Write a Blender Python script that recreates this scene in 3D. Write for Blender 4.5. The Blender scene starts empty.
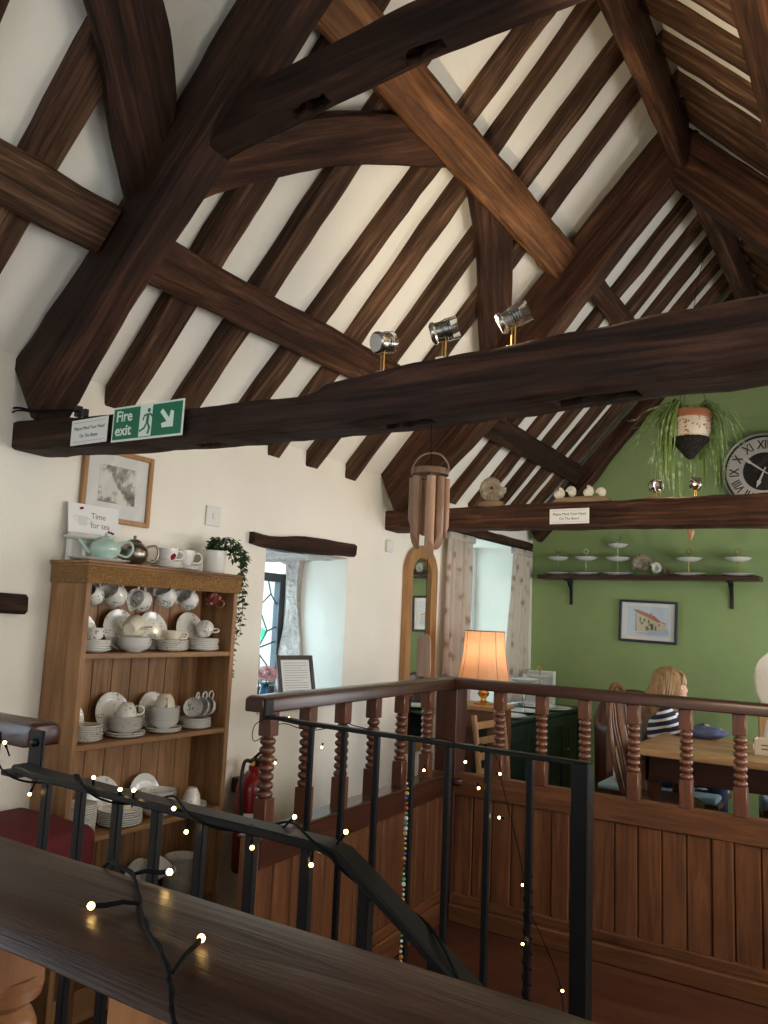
import bpy, bmesh, math, random
from mathutils import Vector, Matrix, noise
random.seed(7)
PI = math.pi
V = Vector
SC = bpy.context.scene
COL = SC.collection

# ------------------------------------------------------------------ room constants
W = -2.39          # long wall with the dresser and windows
E = 0.77           # opposite long wall
YF, YB = -1.3, 5.95  # wall behind the viewer, green gable wall
H = 1.30           # eye height
SL = 1.12          # roof pitch
def zp(x):         # underside of the common rafters
    return 2.03 + SL * (x - W) if x < -0.81 else 3.80 - SL * (x + 0.81)
PLAST = 0.075      # plaster above the rafter undersides
NL = V((-SL, 0, 1)).normalized()   # up-normal of the slope over the dresser wall

# ------------------------------------------------------------------ materials
def new_mat(name):
    m = bpy.data.materials.new(name); m.use_nodes = True
    nt = m.node_tree; b = nt.nodes['Principled BSDF']
    return m, nt, b
def simple(name, col, rough=.5, metal=0, spec=.5, emit=None, es=0, trans=0, ior=1.45, coat=0, sheen=0):
    m, nt, b = new_mat(name)
    b.inputs['Base Color'].default_value = (*col, 1)
    b.inputs['Roughness'].default_value = rough
    b.inputs['Metallic'].default_value = metal
    b.inputs['Specular IOR Level'].default_value = spec
    b.inputs['Transmission Weight'].default_value = trans
    b.inputs['IOR'].default_value = ior
    b.inputs['Coat Weight'].default_value = coat
    if sheen: b.inputs['Sheen Weight'].default_value = sheen
    if emit:
        b.inputs['Emission Color'].default_value = (*emit, 1)
        b.inputs['Emission Strength'].default_value = es
    return m
def N(nt, t, **k):
    n = nt.nodes.new(t)
    for a, v in k.items():
        if a in n.inputs: n.inputs[a].default_value = v
        else: setattr(n, a, v)
    return n
def ramp(nt, fac, stops):
    r = nt.nodes.new('ShaderNodeValToRGB')
    els = r.color_ramp.elements
    while len(els) < len(stops): els.new(.5)
    for e, (p, c) in zip(els, stops):
        e.position = p; e.color = (*c, 1)
    nt.links.new(fac, r.inputs[0])
    return r
def wood(name, dark, mid, light, axis='X', grain=26, rough=.55, bump=.25, var=.25, blotch=.5, spec=.4, coat=0, crack=0):
    m, nt, b = new_mat(name); L = nt.links.new
    tc = N(nt, 'ShaderNodeTexCoord'); oi = N(nt, 'ShaderNodeObjectInfo')
    mp = N(nt, 'ShaderNodeMapping')
    s = [grain, grain, grain]; s['XYZ'.index(axis)] = grain * .07
    mp.inputs['Scale'].default_value = s
    add = N(nt, 'ShaderNodeVectorMath', operation='ADD')
    mul = N(nt, 'ShaderNodeMath', operation='MULTIPLY'); mul.inputs[1].default_value = 37.0
    L(oi.outputs['Random'], mul.inputs[0])
    L(tc.outputs['Object'], add.inputs[0]); L(mul.outputs[0], add.inputs[1])
    L(add.outputs[0], mp.inputs['Vector'])
    n1 = N(nt, 'ShaderNodeTexNoise'); n1.inputs['Scale'].default_value = 1; n1.inputs['Detail'].default_value = 7
    n1.inputs['Roughness'].default_value = .65; n1.inputs['Distortion'].default_value = .8
    L(mp.outputs[0], n1.inputs['Vector'])
    n2 = N(nt, 'ShaderNodeTexNoise'); n2.inputs['Scale'].default_value = 3.2; n2.inputs['Detail'].default_value = 4
    L(add.outputs[0], n2.inputs['Vector'])
    r = ramp(nt, n1.outputs[0], [(.28, dark), (.52, mid), (.74, light)])
    mx = N(nt, 'ShaderNodeMixRGB', blend_type='MULTIPLY'); mx.inputs[0].default_value = blotch
    r2 = ramp(nt, n2.outputs[0], [(.3, (.45, .42, .40)), (.65, (1.15, 1.1, 1.05))])
    L(r.outputs[0], mx.inputs[1]); L(r2.outputs[0], mx.inputs[2])
    if crack:
        mp2 = N(nt, 'ShaderNodeMapping'); s2 = [grain * 2.6] * 3; s2['XYZ'.index(axis)] = grain * .10
        mp2.inputs['Scale'].default_value = s2; L(add.outputs[0], mp2.inputs['Vector'])
        n3 = N(nt, 'ShaderNodeTexNoise'); n3.inputs['Scale'].default_value = 1; n3.inputs['Detail'].default_value = 5; n3.inputs['Distortion'].default_value = .5
        L(mp2.outputs[0], n3.inputs['Vector'])
        r3 = ramp(nt, n3.outputs[0], [(.33, (.30, .28, .27)), (.47, (1, 1, 1)), (.62, (1.25, 1.24, 1.22))])
        mx3 = N(nt, 'ShaderNodeMixRGB', blend_type='MULTIPLY'); mx3.inputs[0].default_value = crack
        L(mx.outputs[0], mx3.inputs[1]); L(r3.outputs[0], mx3.inputs[2]); mx = mx3
    hs = N(nt, 'ShaderNodeHueSaturation')
    mr = N(nt, 'ShaderNodeMapRange'); mr.inputs[3].default_value = 1 - var; mr.inputs[4].default_value = 1 + var
    L(oi.outputs['Random'], mr.inputs[0]); L(mr.outputs[0], hs.inputs['Value'])
    L(mx.outputs[0], hs.inputs['Color']); L(hs.outputs[0], b.inputs['Base Color'])
    b.inputs['Roughness'].default_value = rough; b.inputs['Specular IOR Level'].default_value = spec
    b.inputs['Coat Weight'].default_value = coat; b.inputs['Coat Roughness'].default_value = .25
    bp = N(nt, 'ShaderNodeBump'); bp.inputs['Strength'].default_value = bump; bp.inputs['Distance'].default_value = .01
    L(n1.outputs[0], bp.inputs['Height']); L(bp.outputs[0], b.inputs['Normal'])
    return m
def plaster(name, c1, c2, scale=3, bump=.25, rough=.85):
    m, nt, b = new_mat(name); L = nt.links.new
    tc = N(nt, 'ShaderNodeTexCoord')
    n1 = N(nt, 'ShaderNodeTexNoise'); n1.inputs['Scale'].default_value = scale; n1.inputs['Detail'].default_value = 6
    n2 = N(nt, 'ShaderNodeTexNoise'); n2.inputs['Scale'].default_value = scale * 5; n2.inputs['Detail'].default_value = 5
    L(tc.outputs['Object'], n1.inputs['Vector']); L(tc.outputs['Object'], n2.inputs['Vector'])
    r = ramp(nt, n1.outputs[0], [(.35, c1), (.65, c2)])
    L(r.outputs[0], b.inputs['Base Color']); b.inputs['Roughness'].default_value = rough
    b.inputs['Specular IOR Level'].default_value = .2
    ad = N(nt, 'ShaderNodeMath', operation='ADD'); L(n1.outputs[0], ad.inputs[0]); L(n2.outputs[0], ad.inputs[1])
    bp = N(nt, 'ShaderNodeBump'); bp.inputs['Strength'].default_value = bump; bp.inputs['Distance'].default_value = .03
    L(ad.outputs[0], bp.inputs['Height']); L(bp.outputs[0], b.inputs['Normal'])
    return m
def spotted(name, base, spots, scale=30, thr=.25, rough=.2, coat=.3, second=None, bump=0, cover=.5):
    """base colour with small scattered sprigs (printed pattern)"""
    m, nt, b = new_mat(name); L = nt.links.new
    tc = N(nt, 'ShaderNodeTexCoord')
    v = N(nt, 'ShaderNodeTexVoronoi'); v.inputs['Scale'].default_value = scale
    n = N(nt, 'ShaderNodeTexNoise'); n.inputs['Scale'].default_value = scale * .45; n.inputs['Detail'].default_value = 3
    L(tc.outputs['Object'], v.inputs['Vector']); L(tc.outputs['Object'], n.inputs['Vector'])
    lt = N(nt, 'ShaderNodeMath', operation='LESS_THAN'); lt.inputs[1].default_value = thr
    L(v.outputs['Distance'], lt.inputs[0])
    gt = N(nt, 'ShaderNodeMath', operation='GREATER_THAN'); gt.inputs[1].default_value = cover
    L(n.outputs[0], gt.inputs[0])
    an = N(nt, 'ShaderNodeMath', operation='MULTIPLY'); L(lt.outputs[0], an.inputs[0]); L(gt.outputs[0], an.inputs[1])
    mx = N(nt, 'ShaderNodeMixRGB'); mx.inputs[1].default_value = (*base, 1); mx.inputs[2].default_value = (*spots, 1)
    L(an.outputs[0], mx.inputs[0])
    if second:
        c = N(nt, 'ShaderNodeMixRGB'); c.inputs[1].default_value = (*spots, 1); c.inputs[2].default_value = (*second, 1)
        g2 = N(nt, 'ShaderNodeSeparateColor'); L(v.outputs['Color'], g2.inputs[0])
        g3 = N(nt, 'ShaderNodeMath', operation='GREATER_THAN'); g3.inputs[1].default_value = .5
        L(g2.outputs[0], g3.inputs[0]); L(g3.outputs[0], c.inputs[0]); L(c.outputs[0], mx.inputs[2])
    L(mx.outputs[0], b.inputs['Base Color'])
    b.inputs['Roughness'].default_value = rough; b.inputs['Coat Weight'].default_value = coat
    return m
def thin_glass(name, tint=(1, 1, 1), gloss=.12):
    m = bpy.data.materials.new(name); m.use_nodes = True; nt = m.node_tree; nt.nodes.clear(); L = nt.links.new
    o = nt.nodes.new('ShaderNodeOutputMaterial'); mx = nt.nodes.new('ShaderNodeMixShader')
    t = nt.nodes.new('ShaderNodeBsdfTransparent'); g = nt.nodes.new('ShaderNodeBsdfGlossy')
    t.inputs[0].default_value = (*tint, 1); g.inputs['Roughness'].default_value = .03
    mx.inputs[0].default_value = gloss
    L(t.outputs[0], mx.inputs[1]); L(g.outputs[0], mx.inputs[2]); L(mx.outputs[0], o.inputs[0])
    return m

M = {}
M['oak'] = wood('old_oak', (.014, .005, .003), (.060, .025, .013), (.165, .078, .040), 'X', 26, .72, .8, .18, .65, .22, 0, .8)
M['oak_dark'] = wood('black_oak', (.008, .0035, .0025), (.032, .013, .008), (.095, .043, .024), 'X', 24, .7, .9, .1, .65, .22, 0, .8)
M['rafter'] = wood('rafter_oak', (.022, .010, .005), (.085, .043, .023), (.225, .132, .078), 'X', 30, .72, .8, .22, .6, .2, 0, .8)
M['purlin'] = wood('purlin_oak', (.04, .015, .007), (.18, .076, .028), (.36, .175, .075), 'X', 22, .6, .7, .05, .55, .25, 0, .7)
M['plaster'] = plaster('white_plaster', (.86, .81, .715), (.91, .86, .765), 2.2, .3)
M['ceil'] = plaster('ceiling_plaster', (.86, .825, .74), (.91, .875, .80), 2.5, .2)
M['green'] = plaster('green_paint', (.250, .335, .140), (.280, .370, .160), 2, .15, .7)
M['floor'] = wood('floor_boards', (.05, .018, .010), (.10, .036, .020), (.15, .06, .034), 'X', 16, .35, .1, .05, .4)
M['rail_x'] = wood('rail_wood_x', (.028, .009, .006), (.056, .018, .010), (.09, .031, .018), 'X', 30, .32, .1, .05, .3, .4, .15)
M['rail_y'] = wood('rail_wood_y', (.028, .009, .006), (.056, .018, .010), (.09, .031, .018), 'Y', 30, .30, .1, .05, .3, .45, .25)
M['rail_z'] = wood('rail_wood_z', (.032, .010, .007), (.062, .020, .011), (.10, .034, .019), 'Z', 30, .34, .1, .05, .3, .4, .1)
M['fgrail'] = wood('worn_rail', (.014, .007, .004), (.040, .018, .011), (.078, .040, .025), 'X', 34, .34, .3, .02, .5, .24, 0)
M['bal'] = wood('baluster_wood', (.060, .020, .010), (.125, .043, .021), (.20, .075, .037), 'Z', 26, .34, .08, .12, .3, .5, .3)
M['bal_light'] = wood('honey_baluster', (.26, .10, .04), (.40, .17, .07), (.50, .23, .10), 'Z', 26, .3, .08, .08, .3, .5, .3)
M['panel'] = wood('panel_oak', (.075, .027, .011), (.16, .062, .025), (.25, .105, .045), 'Z', 40, .4, .15, .12, .35)
M['panel_x'] = wood('panel_rail_x', (.075, .027, .011), (.16, .062, .025), (.25, .105, .045), 'X', 40, .4, .15, .06, .35)
M['panel_y'] = wood('panel_rail_y', (.075, .027, .011), (.16, .062, .025), (.25, .105, .045), 'Y', 40, .4, .15, .06, .35)
M['pine_z'] = wood('pine_z', (.13, .058, .022), (.33, .170, .072), (.46, .26, .12), 'Z', 24, .5, .15, .05, .55)
M['pine_y'] = wood('pine_y', (.14, .062, .024), (.32, .165, .070), (.44, .25, .115), 'Y', 24, .5, .15, .05, .5)
M['pine_x'] = wood('pine_x', (.24, .13, .055), (.38, .22, .10), (.50, .31, .16), 'X', 24, .4, .1, .05, .3)
M['chair'] = wood('chair_wood', (.07, .026, .012), (.13, .052, .024), (.2, .09, .045), 'Z', 30, .35, .08, .2, .3)
M['honey'] = wood('honey_wood', (.25, .12, .045), (.40, .21, .085), (.5, .29, .13), 'Z', 26, .45, .08, .12, .3)
M['bamboo'] = wood('bamboo', (.16, .075, .04), (.30, .16, .09), (.42, .25, .15), 'Z', 30, .45, .1, .3, .3)
M['iron'] = simple('black_iron', (.005, .005, .0055), .36, 0, .35)
M['black'] = simple('black_paint', (.012, .011, .011), .45)
M['cable'] = simple('black_cable', (.003, .003, .003), .65, spec=.12)
M['white'] = simple('white_china', (.76, .74, .69), .16, coat=.4)
M['cream_china'] = simple('cream_china', (.74, .67, .52), .18, coat=.4)
M['floral'] = spotted('floral_china', (.74, .71, .64), (.24, .11, .09), 120, .33, .15, .4, (.15, .18, .11), cover=.56)
M['floral_blue'] = spotted('blue_sprig_china', (.75, .73, .69), (.13, .14, .19), 120, .36, .15, .4, (.15, .13, .13), cover=.52)
M['floral_rose'] = spotted('rose_china', (.82, .80, .76), (.24, .012, .015), 22, .42, .15, .4, (.05, .02, .02), cover=.52)
M['red_lustre'] = spotted('red_lustre', (.16, .03, .02), (.6, .5, .4), 45, .22, .2, .4, cover=.45)
M['mint'] = simple('mint_glaze', (.46, .64, .56), .15, coat=.5)
M['pewter'] = simple('pewter', (.30, .265, .225), .30, 1)
M['glass'] = thin_glass('window_glass', (.95, 1, .97), .08)
M['clear'] = simple('clear_glass', (.95, .97, .97), .03, trans=1, ior=1.45)
M['pictureglass'] = thin_glass('picture_glass', (1, 1, 1), .05)
M['lead'] = simple('lead_came', (.06, .065, .065), .5, .5)
M['green_glass'] = simple('green_glass', (.05, .50, .20), .1, emit=None, trans=.8)
M['steel'] = simple('brushed_steel', (.42, .40, .37), .22, 1)
M['chrome'] = simple('chrome', (.7, .69, .66), .07, 1)
M['brass'] = simple('brass', (.65, .42, .14), .22, 1)
M['bulb_warm'] = simple('warm_bulb', (1, .8, .45), .4, emit=(1, .62, .18), es=16)
M['lamp_bulb'] = simple('lamp_bulb', (1, .85, .6), .4, emit=(1, .74, .48), es=2)
M['paper'] = simple('white_paper', (.82, .81, .79), .7)
M['mount'] = simple('mount_board', (.80, .80, .78), .7)
M['ink'] = simple('dark_ink', (.03, .03, .035), .7)
M['grey_ink'] = simple('grey_ink', (.18, .18, .2), .7)
M['signgreen'] = simple('sign_green', (.004, .15, .075), .35)
M['signwhite'] = simple('sign_white', (.74, .82, .72), .4)
M['red'] = simple('extinguisher_red', (.20, .006, .008), .25, coat=.4)
M['redcloth'] = simple('red_cloth', (.10, .006, .008), .8)
M['leaf'] = simple('ivy_leaf', (.025, .060, .018), .45)
M['leaf2'] = simple('ivy_leaf_light', (.07, .13, .035), .45)
M['spider'] = spotted('spider_leaf', (.27, .40, .12), (.56, .64, .36), 26, .4, .5, 0, cover=.35)
M['terracotta'] = simple('terracotta', (.34, .13, .065), .8)
M['fossil'] = plaster('fossil_stone', (.26, .20, .145), (.50, .42, .33), 26, .6, .6)
M['shell'] = plaster('shell_white', (.62, .56, .47), (.82, .78, .70), 30, .2, .3)
M['driftwood'] = wood('driftwood', (.22, .14, .08), (.36, .25, .15), (.48, .36, .24), 'X', 26, .7, .3, .1, .3)
M['cabinet'] = wood('green_cabinet', (.012, .028, .020), (.018, .040, .028), (.028, .055, .038), 'Z', 20, .35, .05, .05, .3)
M['leather'] = simple('brown_leather', (.085, .030, .018), .4)
M['bluecloth'] = simple('blue_seat_cloth', (.30, .46, .52), .85, sheen=.2)
M['creamcloth'] = spotted('cream_brocade', (.66, .61, .51), (.61, .56, .46), 60, .35, .85, 0, cover=.45)
M['skin'] = simple('skin', (.62, .36, .26), .5)
M['hair'] = wood('blond_hair', (.16, .085, .035), (.38, .235, .11), (.55, .38, .21), 'Z', 60, .45, .3, .02, .2)
M['denim'] = simple('navy_cloth', (.035, .05, .12), .8)
M['hydrangea'] = spotted('hydrangea', (.72, .40, .46), (.80, .58, .60), 60, .4, .7, 0, cover=.4)
M['blueglass'] = simple('blue_glass', (.08, .28, .50), .06, trans=.7)
M['plastic'] = simple('white_plastic', (.76, .75, .70), .4)
M['slate'] = simple('clock_face', (.62, .58, .52), .6)
M['clockblack'] = simple('clock_black', (.02, .018, .016), .5)
M['woven'] = plaster('woven_dark', (.025, .022, .02), (.10, .085, .075), 120, 1.0, .9)
M['stone'] = plaster('jamb_stone', (.40, .34, .30), (.58, .50, .44), 9, .8)
M['softboard'] = simple('backing', (.05, .03, .02), .9)
def striped():
    m, nt, b = new_mat('striped_jersey'); L = nt.links.new
    tc = N(nt, 'ShaderNodeTexCoord'); sp = N(nt, 'ShaderNodeSeparateXYZ'); L(tc.outputs['Object'], sp.inputs[0])
    a = N(nt, 'ShaderNodeMath', operation='MULTIPLY_ADD'); a.inputs[1].default_value = -.35
    L(sp.outputs[0], a.inputs[0]); L(sp.outputs[2], a.inputs[2])
    mu = N(nt, 'ShaderNodeMath', operation='MULTIPLY'); mu.inputs[1].default_value = 24; L(a.outputs[0], mu.inputs[0])
    fr = N(nt, 'ShaderNodeMath', operation='FRACT'); L(mu.outputs[0], fr.inputs[0])
    lt = N(nt, 'ShaderNodeMath', operation='LESS_THAN'); lt.inputs[1].default_value = .36; L(fr.outputs[0], lt.inputs[0])
    mx = N(nt, 'ShaderNodeMixRGB'); mx.inputs[1].default_value = (.012, .016, .05, 1); mx.inputs[2].default_value = (.75, .75, .75, 1)
    L(lt.outputs[0], mx.inputs[0]); L(mx.outputs[0], b.inputs['Base Color']); b.inputs['Roughness'].default_value = .85
    return m
M['stripes'] = striped()
def carved():
    m, nt, b = new_mat('carved_frieze'); L = nt.links.new
    tc = N(nt, 'ShaderNodeTexCoord')
    v = N(nt, 'ShaderNodeTexVoronoi'); v.inputs['Scale'].default_value = 40; v.feature = 'DISTANCE_TO_EDGE'
    n = N(nt, 'ShaderNodeTexNoise'); n.inputs['Scale'].default_value = 30; n.inputs['Distortion'].default_value = 2.5
    mixv = N(nt, 'ShaderNodeMixRGB'); mixv.inputs[0].default_value = .18
    L(tc.outputs['Object'], mixv.inputs[1]); L(tc.outputs['Object'], n.inputs['Vector']); L(n.outputs['Color'], mixv.inputs[2])
    L(mixv.outputs[0], v.inputs['Vector'])
    r = ramp(nt, v.outputs['Distance'], [(.03, (.13, .050, .014)), (.16, (.50, .27, .09))])
    L(r.outputs[0], b.inputs['Base Color']); b.inputs['Roughness'].default_value = .45
    bp = N(nt, 'ShaderNodeBump'); bp.inputs['Strength'].default_value = .8; bp.inputs['Distance'].default_value = .01
    L(v.outputs['Distance'], bp.inputs['Height']); L(bp.outputs[0], b.inputs['Normal'])
    return m
M['carved'] = carved()
def curtain_mat():
    m, nt, b = new_mat('floral_curtain'); L = nt.links.new
    tc = N(nt, 'ShaderNodeTexCoord')
    v = N(nt, 'ShaderNodeTexVoronoi'); v.inputs['Scale'].default_value = 11
    n = N(nt, 'ShaderNodeTexNoise'); n.inputs['Scale'].default_value = 34; n.inputs['Detail'].default_value = 3
    L(tc.outputs['Object'], v.inputs['Vector']); L(tc.outputs['Object'], n.inputs['Vector'])
    ad = N(nt, 'ShaderNodeMath', operation='MULTIPLY_ADD'); ad.inputs[1].default_value = .45
    L(n.outputs[0], ad.inputs[0]); L(v.outputs['Distance'], ad.inputs[2])
    r = ramp(nt, ad.outputs[0], [(.36, (.42, .27, .23)), (.50, (.62, .53, .45)), (.7, (.70, .62, .54))])
    L(r.outputs[0], b.inputs['Base Color']); b.inputs['Roughness'].default_value = .9
    tr = N(nt, 'ShaderNodeBsdfTranslucent'); L(r.outputs[0], tr.inputs[0])
    mx = N(nt, 'ShaderNodeMixShader'); mx.inputs[0].default_value = .35
    out = nt.nodes['Material Output']
    L(b.outputs[0], mx.inputs[1]); L(tr.outputs[0], mx.inputs[2]); L(mx.outputs[0], out.inputs[0])
    return m
M['curtain'] = curtain_mat()
def shade_mat():
    m, nt, b = new_mat('lamp_shade_cloth'); L = nt.links.new
    b.inputs['Base Color'].default_value = (.80, .55, .38, 1); b.inputs['Roughness'].default_value = .9
    tr = N(nt, 'ShaderNodeBsdfTranslucent'); tr.inputs[0].default_value = (.90, .55, .34, 1)
    mx = N(nt, 'ShaderNodeMixShader'); mx.inputs[0].default_value = .6
    L(b.outputs[0], mx.inputs[1]); L(tr.outputs[0], mx.inputs[2]); L(mx.outputs[0], nt.nodes['Material Output'].inputs[0])
    return m
M['shade'] = shade_mat()
def sketch_mat():
    m, nt, b = new_mat('pen_sketch'); L = nt.links.new
    tc = N(nt, 'ShaderNodeTexCoord')
    n = N(nt, 'ShaderNodeTexNoise'); n.inputs['Scale'].default_value = 42; n.inputs['Detail'].default_value = 8; n.inputs['Roughness'].default_value = .75
    n2 = N(nt, 'ShaderNodeTexNoise'); n2.inputs['Scale'].default_value = 9
    L(tc.outputs['Object'], n.inputs['Vector']); L(tc.outputs['Object'], n2.inputs['Vector'])
    ad = N(nt, 'ShaderNodeMath', operation='MULTIPLY_ADD'); ad.inputs[1].default_value = .9
    L(n2.outputs[0], ad.inputs[0]); L(n.outputs[0], ad.inputs[2])
    r = ramp(nt, ad.outputs[0], [(.70, (.07, .07, .06)), (.92, (.36, .35, .30)), (1.08, (.74, .73, .68))])
    L(r.outputs[0], b.inputs['Base Color']); b.inputs['Roughness'].default_value = .8
    return m
M['sketch'] = sketch_mat()

# ------------------------------------------------------------------ mesh helpers
class MB:
    def __init__(s): s.bm = bmesh.new()
    def face(s, vs):
        try: return s.bm.faces.new(vs)
        except ValueError: return None
    def box(s, x0, x1, y0, y1, z0, z1, bev=0, seg=1, mat=None):
        tmp = bmesh.new(); bmesh.ops.create_cube(tmp, size=1)
        for v in tmp.verts:
            v.co = V(((x0 + x1) / 2 + v.co.x * (x1 - x0), (y0 + y1) / 2 + v.co.y * (y1 - y0), (z0 + z1) / 2 + v.co.z * (z1 - z0)))
        if bev: bmesh.ops.bevel(tmp, geom=tmp.edges[:], offset=bev, segments=seg, affect='EDGES', profile=.5)
        if mat is not None: tmp.transform(mat)
        s.merge(tmp); return s
    def merge(s, tmp):
        me = bpy.data.meshes.new('t'); tmp.to_mesh(me); tmp.free(); s.bm.from_mesh(me); bpy.data.meshes.remove(me)
    def add(s, me, mat=None):
        tmp = bmesh.new(); tmp.from_mesh(me)
        if mat is not None: tmp.transform(mat)
        s.merge(tmp); return s
    def lathe(s, prof, c=(0, 0, 0), n=24, mat=None, caps=True, sx=1, sy=1):
        rings = []
        for r, z in prof:
            ring = []
            for i in range(n):
                a = 2 * PI * i / n
                p = V((r * math.cos(a) * sx, r * math.sin(a) * sy, z))
                if mat is not None: p = mat @ p
                ring.append(s.bm.verts.new(p + V(c)))
            rings.append(ring)
        for a, b in zip(rings, rings[1:]):
            for i in range(n): s.face((a[i], a[(i + 1) % n], b[(i + 1) % n], b[i]))
        if caps:
            s.face(rings[0][::-1]); s.face(rings[-1])
        return s
    def tube(s, pts, r, n=8, closed=False, caps=True, flat=1.0):
        pts = [V(p) for p in pts]; m = len(pts)
        rs = r if isinstance(r, (list, tuple)) else [r] * m
        rings = []; up = None
        for i, p in enumerate(pts):
            if closed: t = pts[(i + 1) % m] - pts[i - 1]
            else: t = pts[min(i + 1, m - 1)] - pts[max(i - 1, 0)]
            if t.length < 1e-9: t = V((0, 0, 1))
            t.normalize()
            if up is None:
                a = V((0, 0, 1)) if abs(t.z) < .9 else V((1, 0, 0))
                up = (a - t * a.dot(t)).normalized()
            else:
                up = up - t * up.dot(t)
                if up.length < 1e-6: up = t.orthogonal()
                up.normalize()
            sd = t.cross(up)
            rings.append([s.bm.verts.new(p + (up * math.cos(2 * PI * k / n) * flat + sd * math.sin(2 * PI * k / n)) * rs[i]) for k in range(n)])
        k = m if closed else m - 1
        for i in range(k):
            a, b = rings[i], rings[(i + 1) % m]
            for j in range(n): s.face((a[j], a[(j + 1) % n], b[(j + 1) % n], b[j]))
        if caps and not closed: s.face(rings[0][::-1]); s.face(rings[-1])
        return s
    def cyl(s, a, b, r, n=16): return s.tube([a, b], r, n)
    def ball(s, c, r, n=12, sc=(1, 1, 1), mat=None):
        tmp = bmesh.new(); bmesh.ops.create_uvsphere(tmp, u_segments=n, v_segments=max(6, n * 2 // 3), radius=r)
        for v in tmp.verts: v.co = V((v.co.x * sc[0], v.co.y * sc[1], v.co.z * sc[2]))
        if mat is not None: tmp.transform(mat)
        for v in tmp.verts: v.co += V(c)
        s.merge(tmp); return s
    def prism(s, poly, d, f=None):
        """poly: list of 3-D points, d: thickness vector"""
        a = [s.bm.verts.new(V(p)) for p in poly]; b = [s.bm.verts.new(V(p) + V(d)) for p in poly]
        n = len(a); s.face(a); s.face(b[::-1])
        for i in range(n): s.face((a[i], b[i], b[(i + 1) % n], a[(i + 1) % n]))
        return s
    def strip(s, pa, pb):
        a = [s.bm.verts.new(V(p)) for p in pa]; b = [s.bm.verts.new(V(p)) for p in pb]
        for i in range(len(a) - 1): s.face((a[i], a[i + 1], b[i + 1], b[i]))
        return s
    def build(s, name, mat, parent=None, world=False, smooth=35, matrix=None):
        bmesh.ops.recalc_face_normals(s.bm, faces=s.bm.faces[:])
        if world and parent is not None: s.bm.transform(tmat(parent).inverted())
        if matrix is not None: s.bm.transform(matrix.inverted())
        me = bpy.data.meshes.new(name); s.bm.to_mesh(me); s.bm.free()
        mats = mat if isinstance(mat, (list, tuple)) else [mat]
        for q in mats: me.materials.append(q)
        o = bpy.data.objects.new(name, me); COL.objects.link(o)
        if parent is not None: o.parent = parent
        if matrix is not None: o.matrix_world = matrix
        if smooth is not None:
            for p in me.polygons: p.use_smooth = True
            if smooth < 180: me.set_sharp_from_angle(angle=math.radians(smooth))
        return o
def tmat(t):
    if t.parent is not None: return tmat(t.parent)
    return Matrix.Translation(t.location) @ t.rotation_euler.to_matrix().to_4x4()
def tag(o, label=None, cat=None, group=None, kind=None):
    if label: o['label'] = label
    if cat: o['category'] = cat
    if group: o['group'] = group
    if kind: o['kind'] = kind
    return o
def thing(name, label, cat, loc=(0, 0, 0), rz=0, group=None):
    o = bpy.data.objects.new(name, None); COL.objects.link(o); o.location = loc; o.rotation_euler = (0, 0, rz)
    o.empty_display_size = .05
    return tag(o, label, cat, group)
def dup(root, loc, rz=None, label=None, group=None, rot=None):
    r = root.copy(); COL.objects.link(r); r.location = loc
    if rz is not None: r.rotation_euler = (0, 0, rz)
    if rot is not None: r.rotation_euler = rot
    if label: r['label'] = label
    if group: r['group'] = group
    for ch in list(root.children):
        c = ch.copy(); COL.objects.link(c); c.parent = r
        for g in list(ch.children):
            d = g.copy(); COL.objects.link(d); d.parent = c
    return r
def text_mesh(body, size, bold=False, align='CENTER', extrude=.0004):
    cu = bpy.data.curves.new('txt', 'FONT'); cu.body = body; cu.size = size; cu.align_x = align; cu.align_y = 'CENTER'
    cu.extrude = extrude; cu.resolution_u = 4
    if bold: cu.offset = size * .018
    o = bpy.data.objects.new('txt', cu); COL.objects.link(o)
    dg = bpy.context.evaluated_depsgraph_get(); me = bpy.data.meshes.new_from_object(o.evaluated_get(dg))
    bpy.data.objects.remove(o); return me
def nz(p, s): return noise.noise(V(p) * s)
def catmull(pts, per=6, closed=False):
    pts = [V(p) for p in pts]; out = []
    n = len(pts)
    for i in range(n if closed else n - 1):
        p0, p1 = pts[i - 1 if (i > 0 or closed) else 0], pts[i]
        p2 = pts[(i + 1) % n]; p3 = pts[(i + 2) % n] if closed else pts[min(i + 2, n - 1)]
        for k in range(per):
            t = k / per
            out.append(.5 * ((2 * p1) + (p2 - p0) * t + (2 * p0 - 5 * p1 + 4 * p2 - p3) * t * t + (3 * p1 - p0 - 3 * p2 + p3) * t ** 3))
    if not closed: out.append(pts[-1])
    return out

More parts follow.
